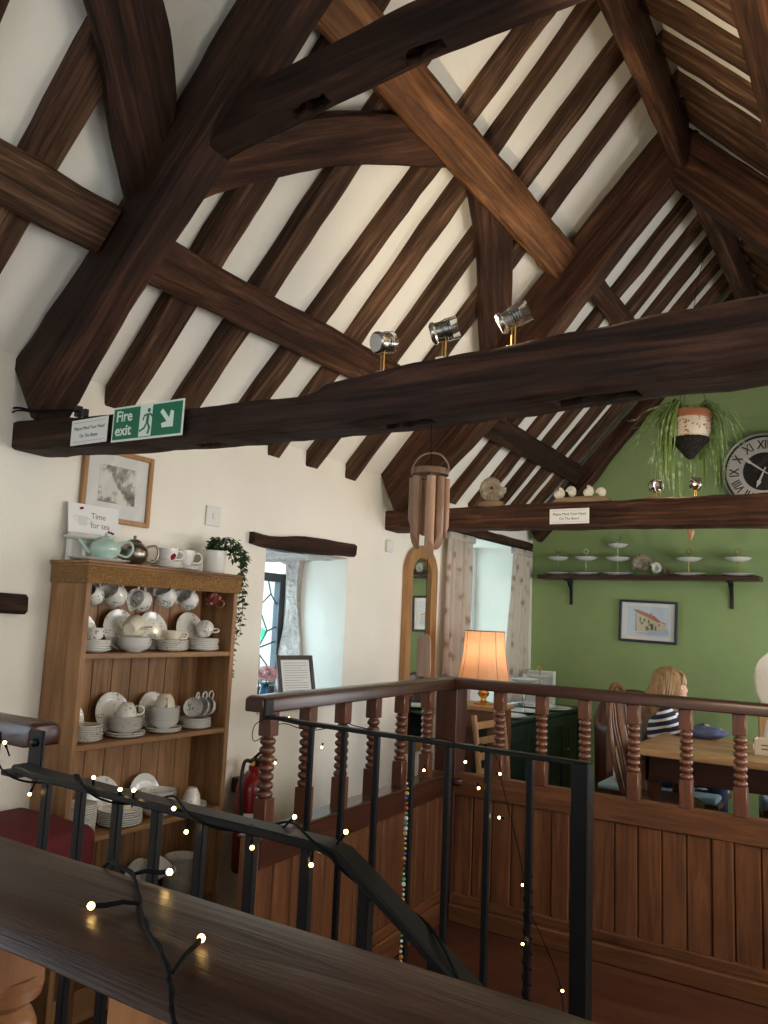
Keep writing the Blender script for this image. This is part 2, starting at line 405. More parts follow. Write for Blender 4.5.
# a hewn timber: pairs of (edge A, edge B) points along its length, swept by a depth vector; wavy surface, worn arrises
def timber(name, pairs, depth, mat, label, cat='roof beam', group=None, wob=.006, cham=.012, step=.06, smoothpairs=False, extra=None):
    A = [V(p[0]) for p in pairs]; B = [V(p[1]) for p in pairs]; D = V(depth)
    if smoothpairs: A, B = catmull(A, 6), catmull(B, 6)
    # resample
    cum = [0]
    for i in range(1, len(A)): cum.append(cum[-1] + ((A[i] + B[i]) / 2 - (A[i - 1] + B[i - 1]) / 2).length)
    n = max(2, int(cum[-1] / step))
    st = []
    for k in range(n + 1):
        d = cum[-1] * k / n; i = 0
        while i < len(cum) - 2 and cum[i + 1] < d: i += 1
        t = (d - cum[i]) / max(1e-9, cum[i + 1] - cum[i])
        st.append((A[i].lerp(A[i + 1], t), B[i].lerp(B[i + 1], t)))
    mb = MB(); rings = []
    seed = V((random.uniform(0, 50), random.uniform(0, 50), random.uniform(0, 50)))
    dl = D.length; dn = D.normalized()
    for k, (a, b) in enumerate(st):
        e = (b - a); el = e.length; en = e.normalized(); c = min(cham, el * .2, dl * .2)
        ring = [a + en * c, b - en * c, b + dn * c, b + D - dn * c, b + D - en * c, a + D + en * c, a + D - dn * c, a + dn * c]
        mid = (a + b + D) / 2
        out = []
        for j, p in enumerate(ring):
            q = seed + p * 6 + V((j, 0, 0)) * .35
            f = wob * (noise.noise(q) + .5 * noise.noise(q * 2.7))
            r = (p - mid); r.normalize()
            out.append(mb.bm.verts.new(p + r * f))
        rings.append(out)
    for a, b in zip(rings, rings[1:]):
        for i in range(8): mb.face((a[i], a[(i + 1) % 8], b[(i + 1) % 8], b[i]))
    mb.face(rings[0][::-1]); mb.face(rings[-1])
    if extra: extra(mb)
    ca, cb = (st[0][0] + st[0][1] + D) / 2, (st[-1][0] + st[-1][1] + D) / 2
    x = (cb - ca).normalized(); y = dn - x * dn.dot(x); y.normalize(); z = x.cross(y)
    mtx = Matrix.Translation(ca) @ Matrix((x, y, z)).transposed().to_4x4()
    o = mb.build(name, mat, smooth=40, matrix=mtx)
    return tag(o, label, cat, group)
def spoint(x, y, off=0):    # a point on the slope over the dresser wall; off measured along the normal, up through the plaster
    return V((x, y, 2.03 + SL * (x - W))) + NL * off
ORD = ['first', 'second', 'third', 'fourth', 'fifth', 'sixth', 'seventh', 'eighth', 'ninth', 'tenth', 'eleventh', 'twelfth', 'thirteenth', 'fourteenth']
# ------------------------------------------------------------------ the room shell
def slab_x(mb, x0, x1, ys, zs, holes, ztop=None):
    """wall of constant x with rectangular holes [(y0,y1,z0,z1)]"""
    ys = sorted(set(ys + [h[0] for h in holes] + [h[1] for h in holes]))
    zs = sorted(set(zs + [h[2] for h in holes] + [h[3] for h in holes]))
    for a, b in zip(ys, ys[1:]):
        for c, d in zip(zs, zs[1:]):
            if any(h[0] <= a and b <= h[1] and h[2] <= c and d <= h[3] for h in holes): continue
            mb.box(x0, x1, a, b, c, d)
    bmesh.ops.remove_doubles(mb.bm, verts=mb.bm.verts[:], dist=1e-5)
    # drop the coincident faces between neighbouring cells
    seen = {}
    for f in mb.bm.faces: seen.setdefault(tuple(sorted(v.index for v in f.verts)), []).append(f)
    mb.bm.verts.index_update(); seen = {}
    for f in mb.bm.faces: seen.setdefault(tuple(sorted(v.index for v in f.verts)), []).append(f)
    bmesh.ops.delete(mb.bm, geom=[f for fs in seen.values() if len(fs) > 1 for f in fs], context='FACES')
    return mb
W1 = (2.745, 3.395, .88, 1.615)     # recessed leaded window
W2 = (4.72, 5.74, .70, 1.90)        # curtained window
mb = slab_x(MB(), W - .47, W, [YF, YB], [-.9, 2.16], [W1, W2, (-.85, .35, 1.05, 2.08)])
tag(mb.build('wall_left', M['plaster'], smooth=None), kind='structure')
mb = slab_x(MB(), E, E + .4, [YF, YB], [-.9, 2.16], [(.3, 1.4, .7, 1.8), (2.0, 3.0, .7, 1.8), (4.0, 5.4, .7, 1.85)])
tag(mb.build('wall_right', M['plaster'], smooth=None), kind='structure')
mb = MB()
mb.prism([(W - .47, YB, -.9), (E + .4, YB, -.9), (E + .4, YB, 2.0), (-.81, YB, 4.1), (W - .47, YB, 2.0)], (0, .3, 0))
tag(mb.build('wall_back', M['green'], smooth=None), kind='structure')
mb = MB()
mb.prism([(W - .47, YF, -.9), (-1.6, YF, -.9), (-1.6, YF, 2.9), (W - .47, YF, 2.0)], (0, -.3, 0))
mb.prism([(.2, YF, -.9), (E + .4, YF, -.9), (E + .4, YF, 2.0), (.2, YF, 3.15)], (0, -.3, 0))
mb.prism([(-1.6, YF, 2.1), (.2, YF, 2.1), (.2, YF, 3.15), (-.81, YF, 4.1), (-1.6, YF, 2.9)], (0, -.3, 0))
mb.prism([(-1.6, YF, -.9), (.2, YF, -.9), (.2, YF, .9), (-1.6, YF, .9)], (0, -.3, 0))  # unseen end wall, opening left for the added fill light
tag(mb.build('wall_front', M['plaster'], smooth=None), kind='structure')
# ceiling: two plastered slopes
mb = MB(); nY = 60; nX = 16
def ceil_patch(xa, xb):
    grid = []
    for i in range(nX + 1):
        x = xa + (xb - xa) * i / nX; row = []
        for j in range(nY + 1):
            y = YF + (YB + .02 - YF) * j / nY
            row.append(mb.bm.verts.new((x, y, zp(x) + PLAST + .012 * nz((x, y, 0), 2.2))))
        grid.append(row)
    for i in range(nX):
        for j in range(nY): mb.face((grid[i][j], grid[i + 1][j], grid[i + 1][j + 1], grid[i][j + 1]))
ceil_patch(W - .04, -.81); ceil_patch(-.8099, E + .04)
r = bmesh.ops.extrude_face_region(mb.bm, geom=mb.bm.faces[:])
for v in r['geom']:
    if isinstance(v, bmesh.types.BMVert): v.co.z += .08
tag(mb.build('ceiling', M['ceil'], smooth=60), kind='structure')
# floor with the stair opening
SX0, SY0, SY1 = -.58, 1.02, 1.86
mb = MB()
mb.box(W, E, YF, SY0, -.2, 0); mb.box(W, SX0, SY0, SY1, -.2, 0); mb.box(W, E, SY1, YB, -.2, 0)
tag(mb.build('floor', M['floor'], smooth=None), kind='structure')
mb = MB()
for k in range(5): mb.box(SX0 + .24 * k, SX0 + .24 * (k + 1) + .02, SY0, SY1, -.9, -.18 * (k + 1) + .02 * 0, .004)
st = mb.build('staircase', M['panel_y'], smooth=None)
tag(st, 'brown wooden stair flight going down between the two black metal handrails', 'stairs')

# ------------------------------------------------------------------ window with leaded lights
def window_leaded():
    y0, y1, z0, z1 = W1; x = W - .43
    mb = MB(); f = .045
    mb.box(x - .02, x + .02, y0, y0 + f, z0, z1 - .09); mb.box(x - .02, x + .02, y1 - f, y1, z0, z1 - .09)
    mb.box(x - .02, x + .02, y0 + f, y1 - f, z0, z0 + f); mb.box(x - .02, x + .02, y0 + f, y1 - f, z1 - .09 - f, z1 - .09)
    ym = (y0 + y1) / 2
    mb.box(x - .018, x + .018, ym - .02, ym + .02, z0 + f, z1 - .09 - f)
    w = mb.build('window_1', simple('casement_frame', (.045, .05, .055), .5)); tag(w, kind='structure')
    mb = MB(); mb.box(x - .006, x - .002, y0 + f, y1 - f, z0 + f, z1 - .09 - f); mb.build('glass_pane', M['glass'], w)
    mb = MB()
    for a, b in ((y0 + f, ym - .02), (ym + .02, y1 - f)):
        ww = b - a; zz = z0 + f; hh = (z1 - .09 - f) - zz
        P = lambda u, v: (x + .002, a + ww * u, zz + hh * v)
        for seg in (((.0, .2), (.55, .3), (1, .12)), ((0, .42), (.5, .36), (1, .42)), ((.35, 0), (.55, .3), (.5, .36), (.2, .55), (.45, .75), (.1, .92), (.15, 1)),
                    ((.5, .36), (.75, .52), (.45, .75), (.8, .88), (.7, 1)), ((0, .6), (.2, .55)), ((.75, .52), (1, .56)), ((.8, .88), (1, .78)), ((0, .85), (.1, .92)), ((.55, .3), (.6, 0))):
            mb.tube([P(*q) for q in seg], .0042, 6)
    mb.build('lead_cames', M['lead'], w)
    mb = MB()
    a, b = ym + .02, y1 - f; ww = b - a; zz = z0 + f; hh = (z1 - .09 - f) - zz
    mb.prism([(x, a + ww * u, zz + hh * v) for u, v in ((.5, .37), (.74, .52), (.46, .58), (.22, .55))], (.002, 0, 0))
    mb.build('green_pane', M['green_glass'], w)
    # rough stone post against the jamb, sill board and plastered soffit
    mb = MB()
    pts = []
    tmp = bmesh.new(); bmesh.ops.create_cube(tmp, size=1); bmesh.ops.subdivide_edges(tmp, edges=tmp.edges[:], cuts=9, use_grid_fill=True)
    for v in tmp.verts:
        zc = z0 + (z1 - .0 - z0) * (v.co.z + .5)
        wv = .045 + .02 * math.sin(zc * 9) + .012 * nz((zc, 3, 1), 9)
        v.co = V((W - .335 + v.co.x * (.12 + .05 * math.sin(zc * 7 + 1)), y1 - .012 + v.co.y * wv, zc))
    mb.merge(tmp)
    tag(mb.build('trim_1', M['stone'], smooth=60), kind='structure')
    mb = MB(); mb.box(W - .41, W + .012, y0 + .002, y1 - .002, z0 - .02, z0 + .004, .003)
    tag(mb.build('trim_2', simple('sill_paint', (.70, .70, .68), .4), smooth=None), kind='structure')
    mb = MB()
    tmp = bmesh.new(); bmesh.ops.create_grid(tmp, x_segments=16, y_segments=20, size=.5)
    for v in tmp.verts:
        xx = W - .21 + v.co.x * .40; yy = (y0 + y1) / 2 + v.co.y * (y1 - y0)
        v.co = V((xx, yy, z1 - .004 - .03 * abs(nz((xx, yy, 0), 7)) - .10 * max(0, (W - .2 - xx)) ))
    mb.merge(tmp)
    r = bmesh.ops.extrude_face_region(mb.bm, geom=mb.bm.faces[:])
    for v in r['geom']:
        if isinstance(v, bmesh.types.BMVert): v.co.z = z1 + .01
    tag(mb.build('trim_3', M['stone'], smooth=60), kind='structure')
window_leaded()
timber('timber_lintel', [((W - .05, 2.625, 1.662), (W - .05, 2.625, 1.612)), ((W - .05, 2.72, 1.655), (W - .05, 2.72, 1.600)), ((W - .05, 2.9, 1.672), (W - .05, 2.9, 1.596)),
                         ((W - .05, 3.1, 1.690), (W - .05, 3.1, 1.606)), ((W - .05, 3.42, 1.688), (W - .05, 3.42, 1.622))], (.085, 0, 0), M['oak_dark'],
       'rough dark timber lintel over the recessed leaded window', 'lintel', wob=.008)
timber('timber_lintel', [((W - .05, 1.36, 1.338), (W - .05, 1.36, 1.268)), ((W - .05, 1.555, 1.334), (W - .05, 1.555, 1.268))], (.095, 0, 0), M['oak_dark'],
       'short black timber stub set in the bare wall beside the pine dresser', 'lintel', wob=.006)

def window_curtained():
    y0, y1, z0, z1 = W2; x = W - .42; f = .06
    mb = MB()
    for a, b in ((y0, y0 + f), (y1 - f, y1), ((y0 + y1) / 2 - .025, (y0 + y1) / 2 + .025)): mb.box(x - .03, x + .03, a, b, z0, z1, .004)
    for a, b in ((z0, z0 + f), (z1 - f, z1), (1.42, 1.46)): mb.box(x - .025, x + .025, y0 + .01, y1 - .01, a, b, .004)
    w = mb.build('window_2', simple('white_window_paint', (.78, .80, .82), .35)); tag(w, kind='structure')
    mb = MB(); mb.box(x - .004, x, y0 + f, y1 - f, z0 + f, z1 - f); mb.build('glass_pane', M['glass'], w)
    mb = MB(); mb.box(W - .38, W + .02, y0 + .002, y1 - .002, z0 - .03, z0 + .004, .004)
    tag(mb.build('trim_4', bpy.data.materials['sill_paint'], smooth=None), kind='structure')
window_curtained()
timber('timber_lintel', [((W - .03, 4.5, 1.955), (W - .03, 4.5, 1.885)), ((W - .03, 5.9, 1.955), (W - .03, 5.9, 1.90))], (.055, 0, 0), M['oak'],
       'long dark timber lintel above the curtained window', 'lintel', wob=.004)

# ------------------------------------------------------------------ roof frame
def tie(y, top, bot, depth, label, mat, wob=.008):
    xs = sorted(set([p[0] for p in top] + [p[0] for p in bot]))
    def ip(l, x):
        for (a, za), (b, zb) in zip(l, l[1:]):
            if a <= x <= b: return za + (zb - za) * (x - a) / (b - a)
        return l[-1][1] if x > l[-1][0] else l[0][1]
    return timber('tie_beam', [((x, y, ip(top, x)), (x, y, ip(bot, x))) for x in xs], (0, depth, 0), mat, label, 'roof beam', wob=wob, cham=.008, step=.04)
T1 = tie(1.465, [(W - .05, 1.895), (-2.1, 1.875), (-1.5, 1.845), (-1.17, 1.835), (-1.14, 1.862), (-.95, 1.872), (-.55, 1.885), (-.16, 1.899), (1.0, 1.88)],
         [(W - .05, 1.797), (-1.9, 1.77), (-1.5, 1.758), (-.95, 1.752), (-.55, 1.76), (-.16, 1.77), (1.0, 1.79)], .135,
         'huge dark tie beam carrying the green fire exit sign', M['oak_dark'])
T2 = tie(3.74, [(W - .03, 1.915), (-1.36, 1.917), (-.43, 1.922), (1.0, 1.915)], [(W - .03, 1.803), (-1.3, 1.795), (-.43, 1.778), (1.0, 1.79)], .15,
         'tie beam with fossil, snail shells and plant above, by the green room', M['oak'])
# mortise slots cut into the undersides of the near beams
def mortise(o, cs, dz=.05):
    mb = MB()
    for (x0, x1, y0, y1, z) in cs:
        n = 7; lo = []
        for i in range(n + 1): lo.append((x0 + (x1 - x0) * i / n, y0 + random.uniform(-.006, .006)))
        for i in range(n, -1, -1): lo.append((x0 + (x1 - x0) * i / n, y1 + random.uniform(-.010, .010)))
        mb.prism([(x, y, z - .03) for x, y in lo], (0, 0, .03 + dz))
    c = mb.build('cutter', M['softboard'], smooth=None)
    bpy.context.view_layer.update()
    m = o.modifiers.new('b', 'BOOLEAN'); m.object = c; m.operation = 'DIFFERENCE'; m.solver = 'EXACT'
    me = bpy.data.meshes.new_from_object(o.evaluated_get(bpy.context.evaluated_depsgraph_get()))
    o.modifiers.clear(); o.data = me; bpy.data.objects.remove(c)
mortise(T1, [(-1.00, -.86, 1.515, 1.555, 1.752), (-.57, -.40, 1.515, 1.560, 1.762), (-1.62, -1.52, 1.525, 1.560, 1.760)])
def truss_rafter(y, top, bot, depth, label, mat, both=True, mirror=False, lab2=None, dy2=0):
    n = max(len(top), len(bot)); pr = []
    xs0, xs1 = top, bot
    def at(l, t):
        s = [0]
        for a, b in zip(l, l[1:]): s.append(s[-1] + math.hypot(b[0] - a[0], b[1] - a[1]))
        d = s[-1] * t
        for i in range(len(l) - 1):
            if d <= s[i + 1] + 1e-9:
                u = (d - s[i]) / (s[i + 1] - s[i]); return (l[i][0] + (l[i + 1][0] - l[i][0]) * u, l[i][1] + (l[i + 1][1] - l[i][1]) * u)
        return l[-1]
    for k in range(13):
        a, b = at(top, k / 12), at(bot, k / 12); pr.append(((a[0], y, a[1]), (b[0], y, b[1])))
    timber('principal_rafter', pr, (0, depth, 0), mat, label, 'roof beam', wob=.006, cham=.01, step=.05)
    if mirror:
        pr2 = [((-1.62 - a[0], a[1] + dy2, a[2]), (-1.62 - b[0], b[1] + dy2, b[2])) for a, b in pr]
        timber('principal_rafter', pr2, (0, depth, 0), mat, lab2, 'roof beam', wob=.006, cham=.01, step=.05)
truss_rafter(1.45, [(-2.41, 2.09), (-2.234, 2.246), (-2.068, 2.401), (-1.894, 2.575), (-1.716, 2.80), (-1.517, 3.022), (-1.10, 3.46), (-.81, 3.78)],
             [(-2.27, 1.88), (-2.121, 2.076), (-1.947, 2.275), (-1.80, 2.43), (-1.616, 2.61), (-1.44, 2.80), (-1.10, 3.18), (-.81, 3.47)], .125,
             'broad black principal rafter rising from the fire exit beam', M['oak_dark'], mirror=True, lab2='principal rafter rising from the far end of the fire exit beam')
truss_rafter(3.67, [(-2.40, 2.14), (-2.174, 2.36), (-1.906, 2.63), (-1.283, 3.28), (-.835, 3.76), (-.81, 3.785)],
             [(-2.29, 1.90), (-2.05, 2.09), (-1.808, 2.30), (-1.392, 2.79), (-1.229, 2.985), (-.90, 3.355), (-.81, 3.455)], .13,
             'principal rafter rising behind the spotlights to the ridge', M['oak'], mirror=True, lab2='dark principal rafter descending from the ridge away from the dresser wall', dy2=0)
timber('principal_rafter', [((-2.36, 5.80, 2.06), (-2.30, 5.80, 1.96)), ((-1.95, 5.80, 2.53), (-1.87, 5.80, 2.42)), ((-1.75, 5.80, 2.75), (-1.72, 5.80, 2.62)),
                            ((-1.52, 5.80, 3.00), (-1.44, 5.80, 2.93)), ((-.81, 5.80, 3.79), (-.81, 5.80, 3.63))], (0, .12, 0), M['oak'],
       'curved dark end rafter lying against the green gable wall', 'roof beam')
# collar of the near truss
T1c = timber('collar_beam', [((-1.60, 1.472, 2.755), (-1.60, 1.472, 2.625)), ((-1.30, 1.472, 2.777), (-1.30, 1.472, 2.655)), ((-.95, 1.472, 2.806), (-.95, 1.472, 2.690)), ((-.4, 1.472, 2.80), (-.4, 1.472, 2.685)), ((.2, 1.472, 2.79), (.2, 1.472, 2.67))],
       (0, .095, 0), M['oak_dark'], 'dark mortised collar beam high above the fire exit beam', wob=.004)
mortise(T1c, [(-1.33, -1.21, 1.50, 1.54, 2.655), (-.98, -.86, 1.50, 1.54, 2.688), (-.5, -.4, 1.50, 1.54, 2.686)])
# ridge
timber('ridge_beam', [((-.80, YF, 3.5), (-.73, YF, 3.5)), ((-.80, 3.70, 3.5), (-.73, 3.70, 3.5))], (0, 0, .26), M['oak'], 'ridge beam in the bay above the spotlights', wob=.008)
timber('ridge_beam', [((-.775, 3.78, 3.46), (-.705, 3.78, 3.46)), ((-.775, 5.93, 3.46), (-.705, 5.93, 3.46))], (0, 0, .28), M['oak'], 'thinner ridge beam running on to the green gable', wob=.006)
timber('purlin', [((-.345, YF, 3.185), (-.215, YF, 3.04)), ((-.345, 3.68, 3.185), (-.215, 3.68, 3.04))], (.052, 0, .047), M['oak'], 'heavy brown purlin close to the ridge on the slope opposite the dresser', wob=.008)
# purlins on the dresser side
def purlin(y0, y1, xt0, xb0, xt1, xb1, drop, th, mat, label, wob=.007, cham=.012):
    # xt/xb: x of the upper/lower edge on the plane Z = zp - drop
    z = lambda x: 2.03 - drop + SL * (x - W)
    pr = []
    for k in range(7):
        t = k / 6; y = y0 + (y1 - y0) * t; xt = xt0 + (xt1 - xt0) * t; xb = xb0 + (xb1 - xb0) * t
        pr.append(((xt, y, z(xt)), (xb, y, z(xb))))
    return timber('purlin', pr, NL * th, mat, label, 'roof beam', wob=wob, cham=cham)
purlin(YF, 1.44, -1.915, -2.02, -1.905, -2.01, .085, .055, M['rafter'], 'sawn-off brown purlin ending on the black principal rafter')
purlin(1.60, 3.70, -1.915, -2.02, -1.905, -2.01, .085, .055, M['oak'], 'low brown purlin running behind the spotlights to the next truss')
purlin(3.78, 5.90, -1.885, -1.985, -1.895, -1.99, .09, .055, M['oak_dark'], 'short dark purlin ending at the green gable, above the snail shells', wob=.006)
purlin(1.50, 3.72, -1.268, -1.378, -1.255, -1.378, .115, .08, M['purlin'], 'orange-brown upper purlin crossing in front of the curved brace', wob=.008, cham=.022)
purlin(3.78, 5.90, -1.255, -1.335, -1.255, -1.335, .095, .06, M['oak'], 'upper purlin in the bay next to the green gable')
# common rafters, one by one
def rafter(y1a, y1b, wd, label, x0=W, x1=-.83, group=None, right=False, foot=True):
    pr = []
    for k in range(2):
        x = (x0, x1)[k]; yy = (y1a, y1b)[k]
        pr.append(((x, yy - wd, zp(x)), (x, yy, zp(x))))
    n = NL if not right else V((SL, 0, 1)).normalized()
    timber('common_rafter', pr, n * .062, M['rafter'], label, 'rafter', group, wob=.006, cham=.006, step=.08)
for i, (a, b) in enumerate(((.35, .35), (.65, .65), (.95, .95), (1.25, 1.25))):
    rafter(a, b, .11, ['first', 'second', 'rafter seen beside the top corner of the curved brace, third', 'fourth'][i] + (' common rafter in the bay before the black principal rafter' if i != 2 else ' before the black truss'), group='rafters before the black truss')
for i, (a, b) in enumerate(((1.93, 1.90), (2.205, 2.20), (2.505, 2.60), (2.80, 2.80), (3.10, 3.12), (3.43, 3.40))):
    rafter(a, b, (.125, .105, .10, .09, .105, .10)[i], '%s common rafter behind the fire exit beam, counted from the black principal rafter' % ORD[i], group='rafters between the two trusses')
for i, (a, b) in enumerate(((4.14, 4.18), (4.54, 4.52), (4.88, 4.81), (5.16, 5.10), (5.44, 5.40), (5.70, 5.71))):
    rafter(a, b, .105, '%s narrow-set common rafter toward the green gable, counted from the far tie beam' % ORD[i], x0=W + (.03 if i else .0), group='rafters next to the green gable')
for i, y in enumerate((2.05, 2.33, 2.60, 2.87, 3.14, 3.41, 3.655)):
    rafter(y, y, (.10 if i < 6 else .17), '%s rafter on the slope opposite the dresser, nearer truss bay' % ORD[i], x0=E, x1=-.735, group='rafters opposite the dresser', right=True)
for i, y in enumerate((4.25, 4.55, 4.83, 5.12, 5.41, 5.70)):
    rafter(y, y, .12, '%s rafter on the slope opposite the dresser, bay by the gable' % ORD[i], x0=E, x1=-.71, group='rafters opposite the dresser by the gable', right=True)
# curved wind braces lying in the slope
def brace(pa, pb, label, mat, th=.05, off=-.047):
    pr = [(spoint(a[0], a[1], off), spoint(b[0], b[1], off)) for a, b in zip(pa, pb)]
    timber('wind_brace', pr, NL * th, mat, label, 'roof brace', wob=.004, cham=.008, step=.04, smoothpairs=True)
brace([(-1.93, 1.452), (-1.88, 1.378), (-1.797, 1.262), (-1.730, 1.176), (-1.67, 1.072), (-1.57, .85), (-1.50, .6)],
      [(-1.90, 1.468), (-1.80, 1.462), (-1.718, 1.425), (-1.635, 1.322), (-1.59, 1.241), (-1.45, .98), (-1.36, .7)],
      'wide dark curved brace descending onto the black principal rafter', M['oak_dark'])
brace([(-1.83, 1.60), (-1.765, 1.640), (-1.668, 1.722), (-1.585, 1.833), (-1.505, 1.995), (-1.428, 2.194), (-1.392, 2.36), (-1.35, 2.55)],
      [(-1.89, 1.625), (-1.85, 1.668), (-1.80, 1.735), (-1.725, 1.860), (-1.620, 2.050), (-1.54, 2.25), (-1.46, 2.48), (-1.37, 2.72)],
      'arched brown brace below the mortised collar beam', M['oak'])
brace([(-1.39, 2.60), (-1.409, 2.654), (-1.465, 2.855), (-1.555, 3.11), (-1.715, 3.472), (-1.79, 3.66)],
      [(-1.32, 2.74), (-1.338, 2.786), (-1.384, 3.025), (-1.466, 3.263), (-1.634, 3.635), (-1.70, 3.74)],
      'near-vertical dark brace standing behind the spotlights', M['oak'])

# ------------------------------------------------------------------ balustrades
BALPROF = []
def bal_mesh():
    mb = MB(); s = .0235
    mb.box(-s, s, -s, s, .925, 1.006, .003)
    prof = [(.016, .93), (.017, .922)]
    n = 7; zt, zb = .922, .735
    for k in range(n):
        c = zt - (zt - zb) * (k + .5) / n; hh = (zt - zb) / n / 2
        for t in (-80, -50, -20, 10, 40, 70): prof.append((.0115 + .0140 * math.cos(math.radians(t)), c - hh * math.sin(math.radians(t)) * .98))
    prof += [(.016, .735), (.016, .73)]
    mb.lathe(prof, n=18)
    mb.box(-s, s, -s, s, .63, .738, .003)
    return mb
_b = bal_mesh().build('baluster', M['bal'], smooth=38); BALME = _b.data; bpy.data.objects.remove(_b)
def balusters(parent, pts, mat=None):
    for p in pts:
        o = bpy.data.objects.new('baluster', BALME); COL.objects.link(o); o.parent = parent
        o.location = p
        if mat: o.material_slots[0].link = 'OBJECT'; o.material_slots[0].material = mat
def rail_profile(mb, axis, c, a0, a1, ztop, w, h, endround=True):
    prof = [(-.5, -.30), (-.5, -.08), (-.46, .0), (.46, .0), (.5, -.08), (.5, -.30), (.40, -.42), (.40, -1.0), (-.40, -1.0), (-.40, -.42)]
    prof = [(-.46, -1.0), (-.5, -.92), (-.5, -.3), (-.44, -.1), (-.30, 0), (.30, 0), (.44, -.1), (.5, -.3), (.5, -.92), (.46, -1.0)]
    st = [(a0, .72), (a0 + .006, .9), (a0 + .018, 1), (a1, 1)]
    rings = []
    for a, s in st:
        ring = []
        for u, v in prof:
            q = c + u * w * s; z = ztop + (v * h) if s == 1 else ztop + v * h * (.5 + s / 2) - h * (1 - s) * .3
            ring.append(mb.bm.verts.new((a, q, z) if axis == 'X' else (q, a, z)))
        rings.append(ring)
    for A, B in zip(rings, rings[1:]):
        for i in range(len(prof)): mb.face((A[i], A[(i + 1) % len(prof)], B[(i + 1) % len(prof)], B[i]))
    mb.face(rings[0]); mb.face(rings[-1][::-1])
# along the dresser side of the well
RX = -1.665
t = thing('balustrade', 'wooden balustrade ending beside the fire extinguisher, below the leaded window', 'balustrade', (-1.655, 1.90, 0), math.atan(.056)); RT = t; R0 = RX; RX = 0.0
mb = MB(); rail_profile(mb, 'Y', 0, -.012, 1.43, 1.052, .082, .05); mb.build('handrail', M['rail_y'], t)
balusters(t, [(0, y - 1.90, 0) for y in (1.971, 2.188, 2.411, 2.635, 2.866, 3.108)])
mb = MB(); mb.box(RX - .03, RX + .026, .03, 1.40, .535, .632, .004); mb.box(RX - .045, RX + .045, .0, 1.40, .624, .636, .004); mb.build('ledge_rail', M['rail_y'], t, smooth=None)
mb = MB()
y = .03
while y < 1.39:
    mb.box(RX - .012, RX + .008, y + .0025, min(y + .0975, 1.40), .08, .54, .004); y += .1
mb.box(RX - .02, RX - .008, .03, 1.40, .05, .54); mb.build('boarded_panel', M['panel'], t, smooth=None)
mb = MB(); mb.box(RX - .03, RX + .03, .03, 1.40, 0, .09, .004); mb.box(RX - .03, RX + .02, .03, 1.40, .09, .13, .004); mb.build('skirting', M['panel_y'], t, smooth=None)
mb = MB(); mb.box(RX - .022, RX + .022, -.01, .035, 0, .632, .004); mb.build('end_post', M['panel'], t, smooth=None); RX = -1.74
# newel
t = thing('newel_post', 'square dark newel post where the two wooden balustrades meet', 'newel post', (RX, 3.36, 0))
mb = MB(); mb.box(RX - .055, RX + .055, 3.315, 3.42, 0, 1.003, .004); mb.build('post', M['rail_z'], t, True, smooth=None)
mb = MB(); mb.lathe([(.0, .575), (.02, .578), (.034, .588), (.036, .60), (.034, .607), (0, .61)], (RX + .068, 3.318, 0), 20, caps=False); mb.build('boss', M['rail_z'], t, True)
# along the room side of the well
RY = 3.34
t = thing('balustrade', 'long oak balustrade in front of the pine table', 'balustrade', (RX, RY, 0))
mb = MB(); rail_profile(mb, 'X', RY, RX - .045, E, 1.052, .082, .046); mb.build('handrail', M['rail_x'], t, True)
balusters(t, [(x - RX, 0, 0) for x in (-1.482, -1.285, -1.096, -.893, -.691, -.496, -.30, -.10, .10, .30, .50, .70)])
mb = MB(); mb.box(RX + .05, E, RY - .022, RY + .03, .535, .632, .004); mb.build('ledge_rail', M['panel_x'], t, True, smooth=None)
mb = MB()
xs = []; x = RX + .05; k = 0
while x < E - .02:
    st = k % 7 == 5
    wd = .078 if st else .092
    mb.box(x + .002, x + wd - .002, RY - (.016 if st else .008), RY + .012, .08, .54, .004); x += wd; k += 1
mb.box(RX + .05, E, RY + .008, RY + .02, .05, .54); mb.build('boarded_panel', M['panel'], t, True, smooth=None)
mb = MB(); mb.box(RX + .05, E, RY - .022, RY + .03, .075, .115, .004); mb.box(RX + .05, E, RY - .045, RY + .03, .0, .075, .006); mb.build('skirting', M['panel_x'], t, True, smooth=None)
# the worn rail in front of the viewer
t = thing('balustrade', 'thick worn wooden handrail with loose string lights lying on it', 'balustrade', (-.6, .48, 0))
mb = MB()
prof = [(.450, 1.018), (.424, 1.0225), (.411, 1.027), (.407, 1.0305), (.410, 1.0345), (.424, 1.0415), (.437, 1.0468), (.446, 1.0492), (.456, 1.0504), (.50, 1.0514), (.532, 1.0505), (.550, 1.046), (.556, 1.038), (.548, 1.028), (.53, 1.020)]
rings = []
xs = [-1.25 + i * .05 for i in range(44)]
for x in xs: rings.append([mb.bm.verts.new((x, y + .0012 * nz((x, y, z), 14), z + .0010 * nz((x, y, z + 3), 14))) for y, z in prof])
for A, B in zip(rings, rings[1:]):
    for i in range(len(prof)): mb.face((A[i], A[(i + 1) % len(prof)], B[(i + 1) % len(prof)], B[i]))
mb.face(rings[0]); mb.face(rings[-1][::-1]); mb.build('handrail', M['fgrail'], t, True, smooth=60)
mb = MB(); s = .026
mb.box(-s, s, -s, s, .955, 1.022, .004); mb.lathe([(.02, .935), (.033, .945), (.035, .955), (.03, .962)], n=18); 
prof = [(.015, .94)]
for k in range(5):
    c = .935 - .05 * (k + .5)
    for a in (-80, -50, -20, 10, 40, 70): prof.append((.016 + .016 * math.cos(math.radians(a)), c - .025 * math.sin(math.radians(a))))
prof += [(.018, .68)]
mb.lathe(prof, n=18); mb.box(-s, s, -s, s, .60, .685, .003); mb.box(-s, s, -s, s, .0, .60, .003)
